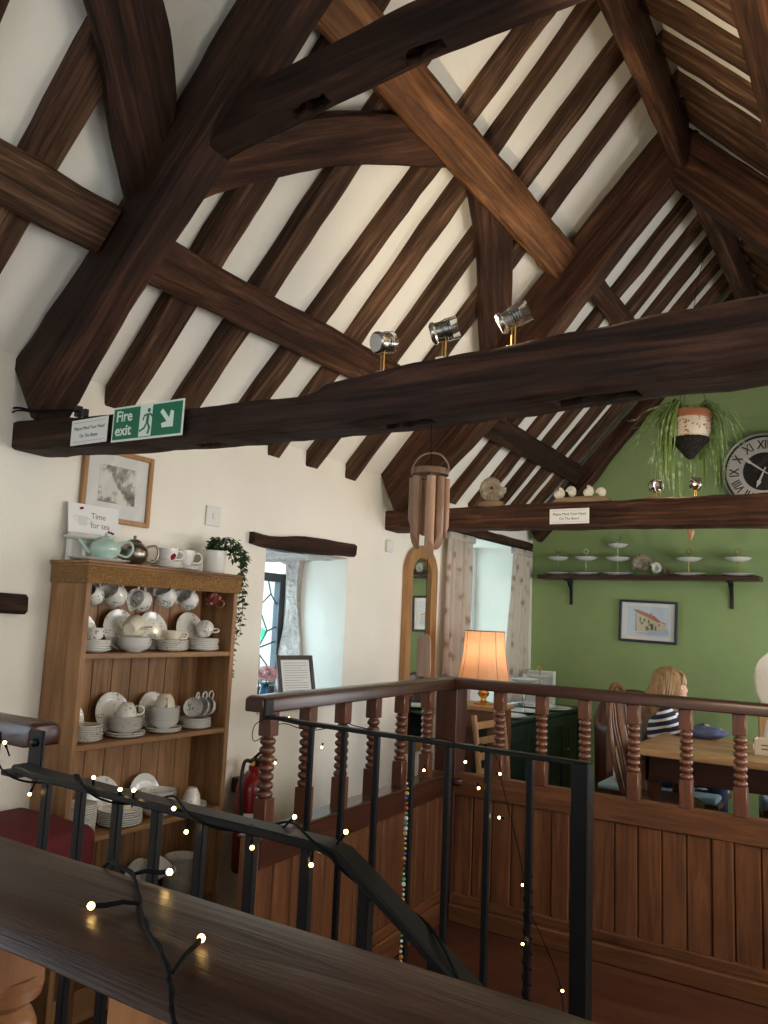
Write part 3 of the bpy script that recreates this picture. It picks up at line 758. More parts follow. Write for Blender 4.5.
o = mb.build('baluster', M['bal_light'], t, smooth=38); o.location = (-.70 + .6, 0, 0)
for x in (-1.1, -.9, -.505, -.31, -.11, .09, .29, .49):
    c = o.copy(); COL.objects.link(c); c.parent = t; c.location = (x + .6, 0, 0)
# rail end by the wall
t = thing('balustrade', 'short dark wooden rail end with a black bracket, near the red stool', 'balustrade', (-1.9, 1.085, 0))
mb = MB()
rings = []
prof = [(-.46, -1.0), (-.5, -.92), (-.5, -.3), (-.44, -.1), (-.30, 0), (.30, 0), (.44, -.1), (.5, -.3), (.5, -.92), (.46, -1.0)]
for a, s in ((W + .002, 1), (-1.552, 1), (-1.538, .93), (-1.533, .75)):
    rings.append([mb.bm.verts.new((a, 1.090 + u * .082 * s, 1.025 + (v * .05 + .025) * s)) for u, v in prof])
for A, B in zip(rings, rings[1:]):
    for i in range(10): mb.face((A[i], A[(i + 1) % 10], B[(i + 1) % 10], B[i]))
mb.face(rings[0]); mb.face(rings[-1][::-1]); mb.build('handrail', M['rail_x'], t, True)
balusters(t, [(x + 1.9, .005, 0) for x in (-1.92, -2.1, -2.3)])
mb = MB(); mb.box(W + .002, -1.66, 1.065, 1.115, .56, .635, .004); mb.box(W + .002, -1.66, 1.075, 1.105, 0, .56); mb.build('boarded_panel', M['panel'], t, True, smooth=None)

# ------------------------------------------------------------------ black metal stair rails
def flatbar(mb, pts, wy, th):
    """flat bar along a path in the x-z plane"""
    pts = [V(p) for p in pts]; rings = []
    for i, p in enumerate(pts):
        t = pts[min(i + 1, len(pts) - 1)] - pts[max(i - 1, 0)]; t.normalize(); up = V((-t.z, 0, t.x))
        if up.z < 0: up = -up
        rings.append([mb.bm.verts.new(p + V((0, a * wy / 2, 0)) + up * b * th / 2) for a, b in ((-1, -.6), (-1, .6), (-.85, 1), (.85, 1), (1, .6), (1, -.6), (.85, -1), (-.85, -1))])
    for A, B in zip(rings, rings[1:]):
        for i in range(8): mb.face((A[i], A[(i + 1) % 8], B[(i + 1) % 8], B[i]))
    mb.face(rings[0]); mb.face(rings[-1][::-1])
AY = 1.0
t = thing('metal_stair_rail', 'black metal handrail bending down the stairs, wound with string lights', 'stair rail', (-1.49, AY, 0))
mb = MB(); flatbar(mb, [(-1.475, AY, .978), (-1.42, AY, .973), (-1.2, AY, .97), (-.72, AY, .966), (-.685, AY, .960), (-.66, AY, .945), (-.5, AY, .845), (.3, AY, .34)], .042, .014); mb.build('handrail', M['iron'], t, True)
mb = MB(); mb.box(-1.512, -1.466, AY + .036, AY + .0445, .965, 1.045, .003); mb.box(-1.512, -1.46, AY - .02, AY + .0445, .960, .971, .002)
mb.ball((-1.489, AY + .034, 1.02), .009, 10); mb.build('bracket', M['iron'], t, True)
for k, x in enumerate((-1.386, -1.284, -1.181, -1.079, -.972, -.862, -.752, -.645, -.53, -.41, -.29, -.16)):
    zt = .966 if x < -.68 else .966 - .63 * (x + .68) - .01
    mb = MB(); mb.box(x - .0095, x + .0095, AY - .007, AY + .007, -.02 if x < SX0 else -.5 - (x - SX0) * .5, zt - .004, .002); mb.build('baluster', M['iron'], t, True, smooth=None)
BY = 1.915
t = thing('metal_stair_rail', 'level black metal rail on thin bars, from wooden rail bracket to square end post', 'stair rail', (-1.6, BY, 0))
mb = MB(); flatbar(mb, [(-1.565, BY, .992), (-1.50, BY, .988), (-1.1, BY, .985), (-.615, BY, .980)], .026, .012); mb.build('handrail', M['iron'], t, True)
mb = MB(); mb.box(-1.624, -1.612, BY - .02, BY + .02, .985, 1.045, .002); mb.box(-1.615, -1.55, BY - .014, BY + .014, .986, .996, .002); mb.build('bracket', M['iron'], t, True, smooth=None)
for x in (-1.448, -1.33, -1.218, -1.106, -.994, -.879, -.765):
    mb = MB(); mb.box(x - .0085, x + .0085, BY - .007, BY + .007, 0.0, .981, .002); mb.build('baluster', M['iron'], t, True, smooth=None)
mb = MB(); mb.box(-.655, -.612, BY - .021, BY + .021, 0, .984, .003); mb.build('end_post', M['iron'], t, True, smooth=None)
# ------------------------------------------------------------------ pine dresser
DX0, DX1, DY0, DY1 = W + .004, -2.20, 1.66, 2.375     # back, front, ends
SH = [1.150, .858, .563, .262]                       # shelf tops
t = thing('pine_dresser', 'tall open pine dresser packed with floral tea china', 'dresser', (-2.29, 2.0, 0))
for y in (DY0, DY1 - .022):
    mb = MB(); mb.box(DX0, DX1, y, y + .022, 0, 1.44, .002); mb.build('side_panel', M['pine_z'], t, True, smooth=None)
mb = MB(); n = 8
for k in range(n):
    a = DY0 + .022 + (DY1 - DY0 - .044) * k / n; b = DY0 + .022 + (DY1 - DY0 - .044) * (k + 1) / n
    mb.box(DX0 + .001, DX0 + .011, a + .0012, b - .0012, .03, 1.43, .002)
mb.box(DX0, DX0 + .002, DY0 + .01, DY1 - .01, .03, 1.43)
mb.build('back_boards', M['pine_z'], t, True, smooth=None)
for z in SH:
    mb = MB(); mb.box(DX0 + .011, DX1 - .004, DY0 + .02, DY1 - .02, z - .018, z, .002); mb.build('shelf', M['pine_y'], t, True, smooth=None)
mb = MB(); mb.box(DX0 + .011, DX1 - .002, DY0 + .02, DY1 - .02, 0, .10, .002); mb.build('plinth', M['pine_y'], t, True, smooth=None)
mb = MB(); mb.box(DX0, DX1 + .022, DY0 - .016, DY1 + .014, 1.442, 1.452, .003); mb.box(DX0, DX1 + .015, DY0 - .010, DY1 + .009, 1.434, 1.443, .003)
mb.build('cornice', M['pine_y'], t, True, smooth=None)
mb = MB(); mb.box(DX1 - .006, DX1 + .010, DY0 - .006, DY1 + .006, 1.378, 1.435, .002); mb.box(DX0, DX1, DY0 - .006, DY0 + .001, 1.378, 1.435, .002); mb.box(DX0, DX1, DY1 - .001, DY1 + .006, 1.378, 1.435, .002)
mb.build('carved_frieze', M['carved'], t, True, smooth=None)
HOOKY = [1.712, 1.800, 1.910, 2.018, 2.135, 2.255]
for y in HOOKY:
    mb = MB(); mb.tube([(-2.26, y, 1.43), (-2.26, y, 1.395), (-2.255, y, 1.388), (-2.245, y, 1.390), (-2.243, y, 1.398)], .0016, 6)
    mb.build('cup_hook', M['brass'], t, True)

# tableware, built once in local coordinates
def plate_bm(r, deep=.012):
    return MB().lathe([(0, .004), (r * .55, .004), (r * .62, .001), (r * .66, .002), (r * .97, deep - .003), (r, deep), (r * .985, deep + .0015), (r * .66, .006), (r * .58, .0065), (0, .0065)], n=28, caps=False)
def bowl_bm(r, h):
    return MB().lathe([(0, .003), (r * .45, .0), (r * .5, .004), (r * .8, h * .35), (r, h), (r * .97, h), (r * .77, h * .38), (r * .45, .008), (0, .008)], n=28, caps=False)
def cup_bm(r, h):
    mb = MB().lathe([(0, .003), (r * .5, 0), (r * .52, .004), (r * .62, h * .12), (r * .86, h * .45), (r * .96, h * .8), (r, h), (r * .965, h), (r * .92, h * .8), (r * .82, h * .47), (r * .55, h * .15), (0, h * .1)], n=24, caps=False)
    return mb
def handle_pts(r, h): return catmull([(r * .93, 0, h * .82), (r * 1.35, 0, h * .88), (r * 1.62, 0, h * .62), (r * 1.4, 0, h * .3), (r * .80, 0, h * .28)], 5)
def plate(label, r, loc, mat, group=None, rot=None, name='tea_plate', cat='plate', deep=.012):
    key = ('plate', r, mat.name, deep)
    if key not in CACHE:
        o = plate_bm(r, deep).build(name, mat, smooth=50); CACHE[key] = o.data
    else:
        o = bpy.data.objects.new(name, CACHE[key]); COL.objects.link(o)
    o.location = loc
    if rot: o.rotation_euler = rot
    return tag(o, label, cat, group)
CACHE = {}
def bowl(label, r, h, loc, mat, group=None, rot=None, name='bowl'):
    key = ('bowl', r, h, mat.name)
    if key not in CACHE:
        o = bowl_bm(r, h).build(name, mat, smooth=50); CACHE[key] = o.data
    else:
        o = bpy.data.objects.new(name, CACHE[key]); COL.objects.link(o)
    o.location = loc
    if rot: o.rotation_euler = rot
    return tag(o, label, 'bowl', group)
def cup(label, r, h, loc, mat, group=None, rot=(0, 0, 0), name='teacup'):
    t = thing(name, label, 'cup', loc, 0, group); t.rotation_euler = rot
    key = ('cup', r, h, mat.name)
    if key not in CACHE:
        b = cup_bm(r, h).build('bowl', mat, t, smooth=60); hd = MB().tube(handle_pts(r, h), .0034, 8).build('handle', mat, t, smooth=60)
        CACHE[key] = (b.data, hd.data)
    else:
        for nm, me in zip(('bowl', 'handle'), CACHE[key]):
            o = bpy.data.objects.new(nm, me); COL.objects.link(o); o.parent = t
    return t
def jug(label, loc, mat, rot, s=1.0, group=None):
    t = thing('cream_jug', label, 'jug', loc, 0, group); t.rotation_euler = rot
    r, h = .030 * s, .066 * s
    mb = MB(); n = 24; rings = []
    for rr, z, sp in ((0, .003, 0), (.55, 0, 0), (.6, .004, 0), (1.0, h * .28, 0), (1.05, h * .42, 0), (.85, h * .68, 0), (.76, h * .84, .1), (.88, h, .45), (.84, h, .43), (.72, h * .84, .1), (.8, h * .68, 0), (.95, h * .3, 0), (0, .012, 0)):
        ring = []
        for i in range(n):
            a = 2 * PI * i / n; k = max(0, -math.cos(a)) ** 6
            ring.append(mb.bm.verts.new((r * rr * math.cos(a) - sp * k * r, r * rr * math.sin(a) * (1 - .25 * sp * k), z + sp * k * .012 * s)))
        rings.append(ring)
    for A, B in zip(rings, rings[1:]):
        for i in range(n): mb.face((A[i], A[(i + 1) % n], B[(i + 1) % n], B[i]))
    mb.build('body', mat, t, smooth=60)
    MB().tube(catmull([(r * .8, 0, h * .92), (r * 1.5, 0, h * .98), (r * 1.75, 0, h * .6), (r * 1.0, 0, h * .3)], 5), .0035 * s, 8).build('handle', mat, t, smooth=60)
    return t
def teapot(label, loc, mat, rz, s=1.0, squat=1.0, knobmat=None, name='teapot'):
    t = thing(name, label, 'teapot', loc, rz)
    R, Hh = .052 * s, .075 * s * squat
    MB().lathe([(0, .003), (R * .55, 0), (R * .58, .005), (R * .9, Hh * .28), (R, Hh * .5), (R * .92, Hh * .75), (R * .62, Hh * .97), (R * .5, Hh), (0, Hh)], n=28, caps=False).build('body', mat, t, smooth=60)
    MB().tube([(-R * .85, 0, Hh * .35), (-R * 1.2, 0, Hh * .5), (-R * 1.45, 0, Hh * .78), (-R * 1.7, 0, Hh * .98)], [R * .2, R * .15, R * .11, R * .09], 12).build('spout', mat, t, smooth=60)
    MB().tube(catmull([(R * .8, 0, Hh * .82), (R * 1.5, 0, Hh * .92), (R * 1.72, 0, Hh * .55), (R * 1.4, 0, Hh * .2), (R * .85, 0, Hh * .28)], 6), R * .085, 8).build('handle', mat, t, smooth=60)
    l = MB().lathe([(R * .52, Hh * .99), (R * .5, Hh * 1.06), (R * .25, Hh * 1.15), (0, Hh * 1.17)], n=24).build('lid', mat, t, smooth=60)
    MB().ball((0, 0, Hh * 1.24), R * .13, 10).build('knob', knobmat or mat, l, smooth=60)
    return t
FL, FB, WH, CR, RO = M['floral'], M['floral_blue'], M['white'], M['cream_china'], M['floral_rose']
LEAN = math.radians(76)
def lean_plate(label, y, z, r, mat, x=None):
    # a plate standing upright against the back boards, face towards the room
    x = x if x is not None else DX0 + .016 + .03
    return plate(label, r, (x, y, z + r * math.sin(LEAN) + .001), mat, None, (0, LEAN, 0))
def stack(n, y, z, r, mat, what, where, group, x=-2.262, pitch=.0072, deep=.012):
    for k in range(n):
        pos = 'lowest' if k == 0 else ('topmost' if k == n - 1 else ORD[k] + ' up')
        plate('%s %s, %s of the stack %s' % (what[0], what[1], pos, where), r, (x + random.uniform(-.0015, .0015), y + random.uniform(-.0015, .0015), z + .0005 + k * pitch), mat, group, (0, 0, random.uniform(0, 6)), deep=deep)
    return z + .0005 + (n - 1) * pitch + .0075
def bowls(n, y, z, r, h, mat, what, where, group, x=-2.262, pitch=.012):
    for k in range(n):
        pos = 'lowest' if k == 0 else ('topmost' if k == n - 1 else ORD[k] + ' up')
        bowl('%s, %s of the stack %s' % (what, pos, where), r, h, (x, y + random.uniform(-.001, .001), z + .0005 + k * pitch), mat, group, (0, 0, random.uniform(0, 6)))
    return z + .0005 + (n - 1) * pitch + h
YS = lambda k: (1.757, 1.930, 2.098, 2.262)[k]
# hanging jugs and cups
jl = ['white jug on the first cup hook, half hidden by the dresser side', 'white jug with tilted spout on the second dresser hook', 'floral jug hanging on the third dresser hook',
      'blue sprigged jug hanging on the fourth dresser hook', 'white sprigged jug hanging on the fifth dresser hook']
def axes_euler(z, x):
    z = V(z).normalized(); x = V(x); x = (x - z * x.dot(z)).normalized(); y = z.cross(x)
    return Matrix((x, y, z)).transposed().to_euler()
JROT = [axes_euler((.25, -.80, .42), (0, .35, 1)), axes_euler((.30, -.82, .45), (.1, .35, 1)), axes_euler((.35, -.80, .15), (.1, .1, 1)), axes_euler((.30, -.62, .62), (.1, .5, .8)), axes_euler((.28, -.80, .45), (.1, .35, 1))]
for k in range(5):
    jug(jl[k], (-2.238, HOOKY[k] + .030, 1.325), (FB, FL, FB, FB, FB)[k], JROT[k], (1.0, 1.26, 1.24, 1.26, 1.26)[k])
cup('dark red patterned cup hanging on the last dresser hook', .034, .05, (-2.25, HOOKY[5] + .006, 1.330), M['red_lustre'], None, (math.radians(0), math.radians(30), math.radians(60)))
# top china shelf
z = SH[0]
lean_plate('upright floral plate half hidden behind the dresser side, upper shelf', 1.75, z, .066, FL)
lean_plate('large upright plate behind the tilted cream cup and white bowls, upper shelf', 1.915, z, .074, FL)
lean_plate('upright plate reflecting daylight, behind the cream sugar bowl', 2.065, z, .072, FL)
lean_plate('upright floral plate behind the small cup at the far end, upper shelf', 2.255, z, .074, FL)
zt = stack(5, YS(0) + .0, z, .056, WH, ('white', 'tea plate'), 'under the dark-leaf bowl, upper shelf', 'plates under the dark-leaf bowl')
bowl('small white bowl with dark leaf sprigs on the first stack, upper shelf', .038, .048, (-2.262, YS(0) - .005, zt - .003), FB)
zt = bowls(3, YS(1) - .005, z, .062, .030, WH, 'shallow white bowl', 'below the tilted cream cup', 'white bowls on the upper shelf', pitch=.011)
cup('cream cup lying on its side on the white bowls', .042, .058, (-2.262, YS(1) - .03, zt + .026), CR, None, (math.radians(-78), 0, .5))
zt = stack(5, YS(2) + .005, z, .061, FL, ('floral', 'tea plate'), 'below the cream sugar bowl', 'plates under the cream sugar bowl')
cup('squat cream sugar bowl with handle on a plate stack, upper shelf', .037, .040, (-2.262, YS(2) + .005, zt), CR, None, (0, 0, 1.2))
zt = stack(6, YS(3), z, .062, WH, ('white', 'tea plate'), 'at the far end of the upper shelf', 'plates at the far end of the upper shelf')
cup('floral cup tipped over on the plates at the far end, upper shelf', .034, .045, (-2.255, YS(3) - .005, zt + .024), FL, None, (math.radians(-62), 0, .7))
# second shelf
z = SH[1]
lean_plate('upright floral plate half hidden behind the dresser side, second shelf', 1.73, z, .066, FL)
lean_plate('upright plate with a flower garland behind the upturned cup, second shelf', 1.915, z, .074, FL)
lean_plate('upright floral plate behind the tall stack of ribbed bowls, second shelf', 2.10, z, .070, FL)
zt = stack(7, YS(0), z, .055, FL, ('floral', 'tea plate'), 'beside the dresser side, second shelf', 'first stack on the second shelf')
zt = stack(2, YS(1) - .01, z, .068, FL, ('large floral', 'plate'), 'under the grey bowls, second shelf', 'plates under the grey bowls')
zt = bowls(4, YS(1) - .01, zt, .062, .026, FL, 'floral bowl', 'below the upturned cup', 'bowls on the second shelf', pitch=.010)
cup('floral cup upturned on the bowls, second shelf', .036, .048, (-2.262, YS(1) - .01, zt + .046), FL, None, (PI, 0, 1))
zt = stack(2, YS(2) - .005, z, .066, WH, ('white', 'plate'), 'under the ribbed bowls, second shelf', 'plates under the ribbed bowls')
zt = bowls(6, YS(2) - .005, zt, .057, .030, WH, 'ribbed white bowl', 'below the cream cup, second shelf', 'ribbed bowls on the second shelf', pitch=.0095)
cup('cream cup upturned on the ribbed bowls, second shelf', .038, .046, (-2.262, YS(2) - .005, zt + .044), CR, None, (PI, 0, -.6))
zt = stack(5, YS(3) - .01, z, .061, WH, ('white', 'saucer'), 'under three tipped cups, second shelf', 'saucers under three tipped cups')
CROT = [axes_euler((.45, -.85, .28), (0, .3, 1)), axes_euler((.25, -.93, .25), (0, .25, 1)), axes_euler((.15, -.95, .25), (0, .25, 1))]
for k, (dy, rz_) in enumerate(((-.060, -.2), (-.012, .1), (.026, .2))):
    cup(['first', 'middle', 'last'][k] + ' of three dark-rimmed cups tipped in a row, second shelf', .037, .046, (-2.262, YS(3) + dy + .050, zt + .034), FB, None, CROT[k])
# third shelf
z = SH[2]
lean_plate('big upright floral plate behind the large plate stack, third shelf', 1.90, z, .078, FL)
lean_plate('upright square-looking white plate, third shelf', 2.09, z, .070, WH)
zt = stack(13, YS(0) - .0, z, .058, WH, ('white', 'tea plate'), 'of thirteen on the third shelf', 'tall plate stack on the third shelf')
zt = stack(7, YS(1) - .0, z, .074, WH, ('wide white', 'plate'), 'in the middle of the third shelf', 'wide plates on the third shelf')
cup('cream cup on the wide plates, third shelf', .032, .040, (-2.262, YS(1) + .025, zt), CR, None, (0, 0, .9))
zt = bowls(7, YS(2), z, .062, .028, FL, 'floral bowl', 'beside the cup and saucer, third shelf', 'bowls on the third shelf', pitch=.0105)
zt = stack(2, YS(3), z, .060, FL, ('floral', 'saucer'), 'under the upturned cup, third shelf', 'saucers on the third shelf')
cup('floral cup upturned on saucers, third shelf', .036, .060, (-2.262, YS(3), zt + .060), FL, None, (PI, 0, 2.4))
# lowest shelf
z = SH[3]
lean_plate('upright floral plate at the back of the lowest shelf', 2.10, z, .070, FL)
bowl('cream bowl tipped towards the room on the lowest shelf', .05, .05, (-2.24, YS(1) + .01, z + .05), CR, None, (0, math.radians(70), .4))
cup('large white cup lying tipped on a plate stack, lowest shelf', .046, .055, (-2.25, YS(2) - .01, z + .098), WH, None, (math.radians(-50), 0, .2))
stack(7, YS(2) - .03, z, .050, FL, ('floral', 'saucer'), 'under the tipped white cup, lowest shelf', 'saucers on the lowest shelf')
zt = bowls(11, YS(3) - .03, z, .062, .030, FL, 'floral bowl', 'at the far end of the lowest shelf', 'bowls on the lowest shelf', pitch=.0105)
stack(5, YS(0), z, .058, WH, ('white', 'tea plate'), 'by the dresser side, lowest shelf', 'plates on the lowest shelf')

# on top of the dresser
ZT = 1.452
mb = MB(); mb.lathe([(0, .004), (.055, .004), (.062, .0), (.075, .004), (.092, .010), (.094, .012), (.075, .009), (0, .008)], n=32, caps=False, sx=.8, sy=1.25)
tag(mb.build('serving_platter', WH, smooth=50), 'long white oval platter under the mint teapot', 'platter').location = (-2.27, 1.755, ZT + .0005)
teapot('mint green teapot on a white platter', (-2.245, 1.755, ZT + .010), M['mint'], math.radians(48), 1.0, .92)
t = thing('cake_stand', 'white footed cake stand behind the mint teapot', 'cake stand', (-2.325, 1.735, ZT + .0085))
MB().lathe([(0, 0), (.035, 0), (.034, .005), (.012, .015), (.009, .05), (.018, .066)], n=24).build('foot', WH, t, smooth=60)
MB().lathe([(.018, .065), (.06, .068), (.074, .073), (.075, .078), (.06, .074), (0, .073)], n=32).build('top_plate', WH, t, smooth=60)
teapot('dull pewter teapot with a dark handle', (-2.255, 1.885, ZT + .0005), M['pewter'], math.radians(62), .96, 1.12)
for k in range(3): plate('white saucer, %s below the rose cup' % ['lowest', 'middle', 'topmost'][k], .058, (-2.26, 2.045, ZT + .0005 + .0075 * k), WH, 'saucers below the rose cup')
cup('cup printed with a dark red rose on top of the dresser', .041, .052, (-2.26, 2.045, ZT + .024), RO, None, (0, 0, 1.3))
for k in range(2): plate('white saucer, %s below the embossed cup' % ['lower', 'upper'][k], .058, (-2.29, 2.165, ZT + .0005 + .0075 * k), WH, 'saucers below the embossed cup')
cup('embossed white cup behind the rose cup', .043, .064, (-2.29, 2.155, ZT + .016), WH, None, (0, 0, 1.0))
# card sign
t = thing('card_sign', 'white card reading Time for tea, propped behind the mint teapot', 'sign', (-2.352, 1.785, 1.552))
t.rotation_euler = (0, math.radians(-8), 0)
MB().box(-.0015, .0015, -.105, .105, 0, .105).build('card', M['paper'], t, smooth=None)
RYZ = Matrix(((0, 0, 1, 0), (1, 0, 0, 0), (0, 1, 0, 0), (0, 0, 0, 1)))   # text plane: x->+Y, y->+Z, facing +X
mb = MB(); mb.add(text_mesh('Time', .030), Matrix.Translation((.0016, .018, .066)) @ RYZ); mb.add(text_mesh('for tea', .030), Matrix.Translation((.0016, .026, .033)) @ RYZ)
mb.build('lettering', M['grey_ink'], t, smooth=None)
mb = MB(); mb.prism([(.0016, -.070, .062), (.0016, -.026, .062), (.0016, -.032, .028), (.0016, -.062, .028)], (.0006, 0, 0))
mb.tube(catmull([(.002, -.028, .055), (.002, -.014, .053), (.002, -.014, .040), (.002, -.031, .036)], 4), .0014, 6)
mb.tube([(.002, -.074, .063), (.002, -.086, .055), (.002, -.07, .04)], .0014, 6)
mb.build('drawn_cup', simple('pencil_wash', (.66, .66, .66), .7), t, smooth=None)
mb = MB()
for y, z in ((-.055, .088), (-.048, .090), (.072, .014), (.080, .012), (.062, .016)): mb.lathe([(.0048, 0), (.0048, .0012)], (0, 0, 0), 8, Matrix.Translation((.0016, y, z)) @ RYZ)
mb.build('red_dots', M['red'], t, smooth=None)
# white shelf-standing ledge behind: dresser top pieces carry the card
tag(MB().box(-2.372, -2.345, 1.69, 1.81, ZT + .0005, 1.5515, .004).build('white_box', M['paper'], smooth=None), 'small white box behind the teapot holding up the card sign', 'box')
# ivy pot
t = thing('ivy_pot', 'white pot of ivy trailing off the dresser corner', 'potted plant', (-2.275, 2.305, ZT + .0005))
MB().lathe([(0, 0), (.040, 0), (.043, .004), (.045, .085), (.047, .092), (.043, .092), (.041, .08), (0, .078)], n=28, caps=False).build('pot', WH, t, smooth=50)
random.seed(11)
stems = MB(); leaves = MB(); leaves2 = MB()
def leafquad(mb, p, d, s, nrm):
    d = V(d).normalized(); n = V(nrm); sd = d.cross(n)
    if sd.length < 1e-4: sd = d.orthogonal()
    sd.normalize(); up = sd.cross(d)
    a = mb.bm.verts.new(p); b = mb.bm.verts.new(p + d * s * .45 + sd * s * .36 + up * s * .06); c = mb.bm.verts.new(p + d * s); e = mb.bm.verts.new(p + d * s * .45 - sd * s * .36 + up * s * .06)
    m_ = mb.bm.verts.new(p + d * s * .5 - up * s * .04)
    for q in ((a, b, m_), (b, c, m_), (c, e, m_), (e, a, m_)): mb.face(q)
rnd = lambda a: random.uniform(-a, a)
paths = []
for k in range(15):
    a = random.uniform(0, 2 * PI); rr = random.uniform(.03, .075); hgt = random.uniform(.005, .05)
    paths.append(catmull([(0, 0, .085), (rr * .5 * math.cos(a), rr * .5 * math.sin(a) + .01, .10 + hgt), (rr * math.cos(a) + .01, rr * math.sin(a) + .035, .095 + hgt * .6), (rr * 1.2 * math.cos(a) + .01, rr * 1.2 * math.sin(a) + .06, .06 + hgt * .2)], 4))
for k, L_ in enumerate((.47, .30, .21, .14, .10)):
    y0 = .092 + .013 * (k % 3); x0 = .055 + .012 * (k % 2)
    pts = [(0, .02, .09), (x0 * .7, .06, .115), (x0, y0, .08)]
    z = .08
    while z > .08 - L_: z -= .035; pts.append((x0 + rnd(.012), y0 + rnd(.010), z))
    paths.append(catmull(pts, 3))
for p in paths:
    stems.tube(p, .0011, 5)
    for i, q in enumerate(p):
        if i < 2: continue
        for _ in range(1 if q.z < .03 and i % 2 else 2):
            d = (rnd(1), rnd(1), rnd(.6) - .35)
            leafquad(leaves if random.random() < .7 else leaves2, q + V((rnd(.004), rnd(.004), rnd(.004))), d, random.uniform(.017, .029), (rnd(.5) + .6, rnd(.5) - .2, 1))
stems.build('stems', M['leaf'], t); tag(leaves.build('foliage', M['leaf'], t, smooth=None)); leaves2.build('foliage', M['leaf2'], t, smooth=None)

# framed sketch and switch on the dresser wall
def frame(name, label, y0, y1, z0, z1, fw, fmat, x, dep=.018, cat='picture', rot=0):
    t = thing(name, label, cat, (x, (y0 + y1) / 2, (z0 + z1) / 2)); a, b = (y1 - y0) / 2, (z1 - z0) / 2
    mb = MB()
    mb.box(0, dep, -a, -a + fw, -b, b, .002); mb.box(0, dep, a - fw, a, -b, b, .002); mb.box(0, dep, -a + fw, a - fw, -b, -b + fw, .002); mb.box(0, dep, -a + fw, a - fw, b - fw, b, .002)
    mb.build('frame', fmat, t, smooth=None)
    return t, a, b
t, a, b = frame('framed_sketch', 'pale wooden frame with a pen sketch, above the card sign', 1.735, 2.045, 1.607, 1.875, .018, M['honey'], W + .002)
MB().box(.001, .006, -a + .01, a - .01, -b + .01, b - .01).build('mount', M['mount'], t, smooth=None)
mb = MB(); mb.box(.006, .0072, -.082, .082, -.062, .075); mb.build('sketch', M['sketch'], t, smooth=None)
mb = MB(); mb.box(.0125, .0135, -a + .012, a - .012, -b + .012, b - .012); mb.build('glass', M['pictureglass'], t, smooth=None)
t = thing('light_switch', 'white light switch on the wall above the ivy pot', 'switch', (W + .001, 2.39, 1.70))
MB().box(0, .009, -.042, .042, -.042, .042, .003).build('plate', M['plastic'], t, smooth=None); MB().box(.008, .013, -.008, .008, -.013, .013, .002).build('rocker', M['plastic'], t, smooth=None)
t = thing('thermostat', 'small white wall box between the lintel and the arched mirror', 'wall box', (W + .001, 3.78, 1.715))
MB().box(0, .02, -.03, .03, -.035, .035, .004).build('case', M['plastic'], t, smooth=None); MB().box(.019, .022, -.018, .018, -.012, .018, .001).build('grille', M['mount'], t, smooth=None)

# window sill: framed notice, hydrangea in blue glass
t = thing('framed_notice', 'dark framed notice propped on the sill of the leaded window', 'picture', (W - .085, 3.145, .885)); t.rotation_euler = (0, math.radians(-14), math.radians(-14))
mb = MB(); fw = .022; a = .112; hh = .225
mb.box(0, .014, -a, -a + fw, 0, hh, .002); mb.box(0, .014, a - fw, a, 0, hh, .002); mb.box(0, .014, -a + fw, a - fw, 0, fw, .002); mb.box(0, .014, -a + fw, a - fw, hh - fw, hh, .002)
mb.build('frame', simple('dark_frame', (.035, .018, .015), .4), t, smooth=None)
MB().box(.001, .008, -a + .01, a - .01, .01, hh - .01).build('notice_sheet', M['paper'], t, smooth=None)
mb = MB()
for k in range(13): mb.box(.008, .0083, -a + .040, a - .040 - (.03 if k % 5 == 0 else 0), .040 + k * .0122, .0418 + k * .0122)
mb.build('printed_lines', M['grey_ink'], t, smooth=None)
t = thing('hydrangea_vase', 'pink hydrangea in a blue glass vase on the window sill', 'flower vase', (W - .06, 2.865, .885))
MB().lathe([(0, .002), (.026, 0), (.030, .01), (.026, .05), (.018, .085), (.022, .10), (.019, .10), (.015, .085), (.022, .05), (0, .01)], n=24, caps=False).build('vase', M['blueglass'], t, smooth=60)
MB().tube([(0, 0, .01), (.004, .004, .125)], .003, 6).build('stem', M['leaf'], t)
mb = MB(); random.seed(5)
for k in range(90):
    a_ = random.uniform(0, 2 * PI); u = random.uniform(-.8, 1); r_ = math.sqrt(1 - u * u)
    mb.ball((.004 + .042 * r_ * math.cos(a_), .004 + .042 * r_ * math.sin(a_), .142 + .034 * u), .0095, 6, (1, 1, .8))
mb.build('flower_head', M['hydrangea'], t, smooth=60)
mb = MB()
for k in range(5): leafquad(mb, V((0, 0, .098)), (math.cos(k * 1.3), math.sin(k * 1.3), .1), .07, (0, 0, 1))
mb.build('leaves', M['leaf2'], t, smooth=None)

# fire extinguisher beside the dresser
t = thing('fire_extinguisher', 'red fire extinguisher on the wall between dresser and balustrade', 'fire extinguisher', (-2.285, 2.635, .25))
MB().lathe([(0, 0), (.066, 0), (.070, .008), (.070, .33), (.060, .365), (.035, .39), (.022, .40), (.022, .42), (0, .42)], n=28, caps=False).build('cylinder', M['red'], t, smooth=50)
mb = MB(); mb.box(-.012, .045, -.013, .013, .42, .45, .004); mb.tube([(0, 0, .45), (.03, 0, .475), (.085, 0, .485)], .007, 8); mb.tube([(0, 0, .44), (.04, 0, .452), (.085, 0, .446)], .006, 8); mb.build('valve_handle', M['black'], t)
mb = MB(); mb.lathe([(.014, 0), (.014, .01)], n=16, mat=Matrix.Translation((.012, -.014, .435)) @ Matrix.Rotation(PI / 2, 4, 'X')); mb.build('gauge', M['brass'], t)
mb = MB(); mb.tube(catmull([(0, -.012, .435), (-.0, -.06, .44), (.02, -.095, .36), (.03, -.088, .2), (.03, -.085, .08)], 6), .008, 8); mb.build('hose', M['black'], t)
mb = MB(); n = 12
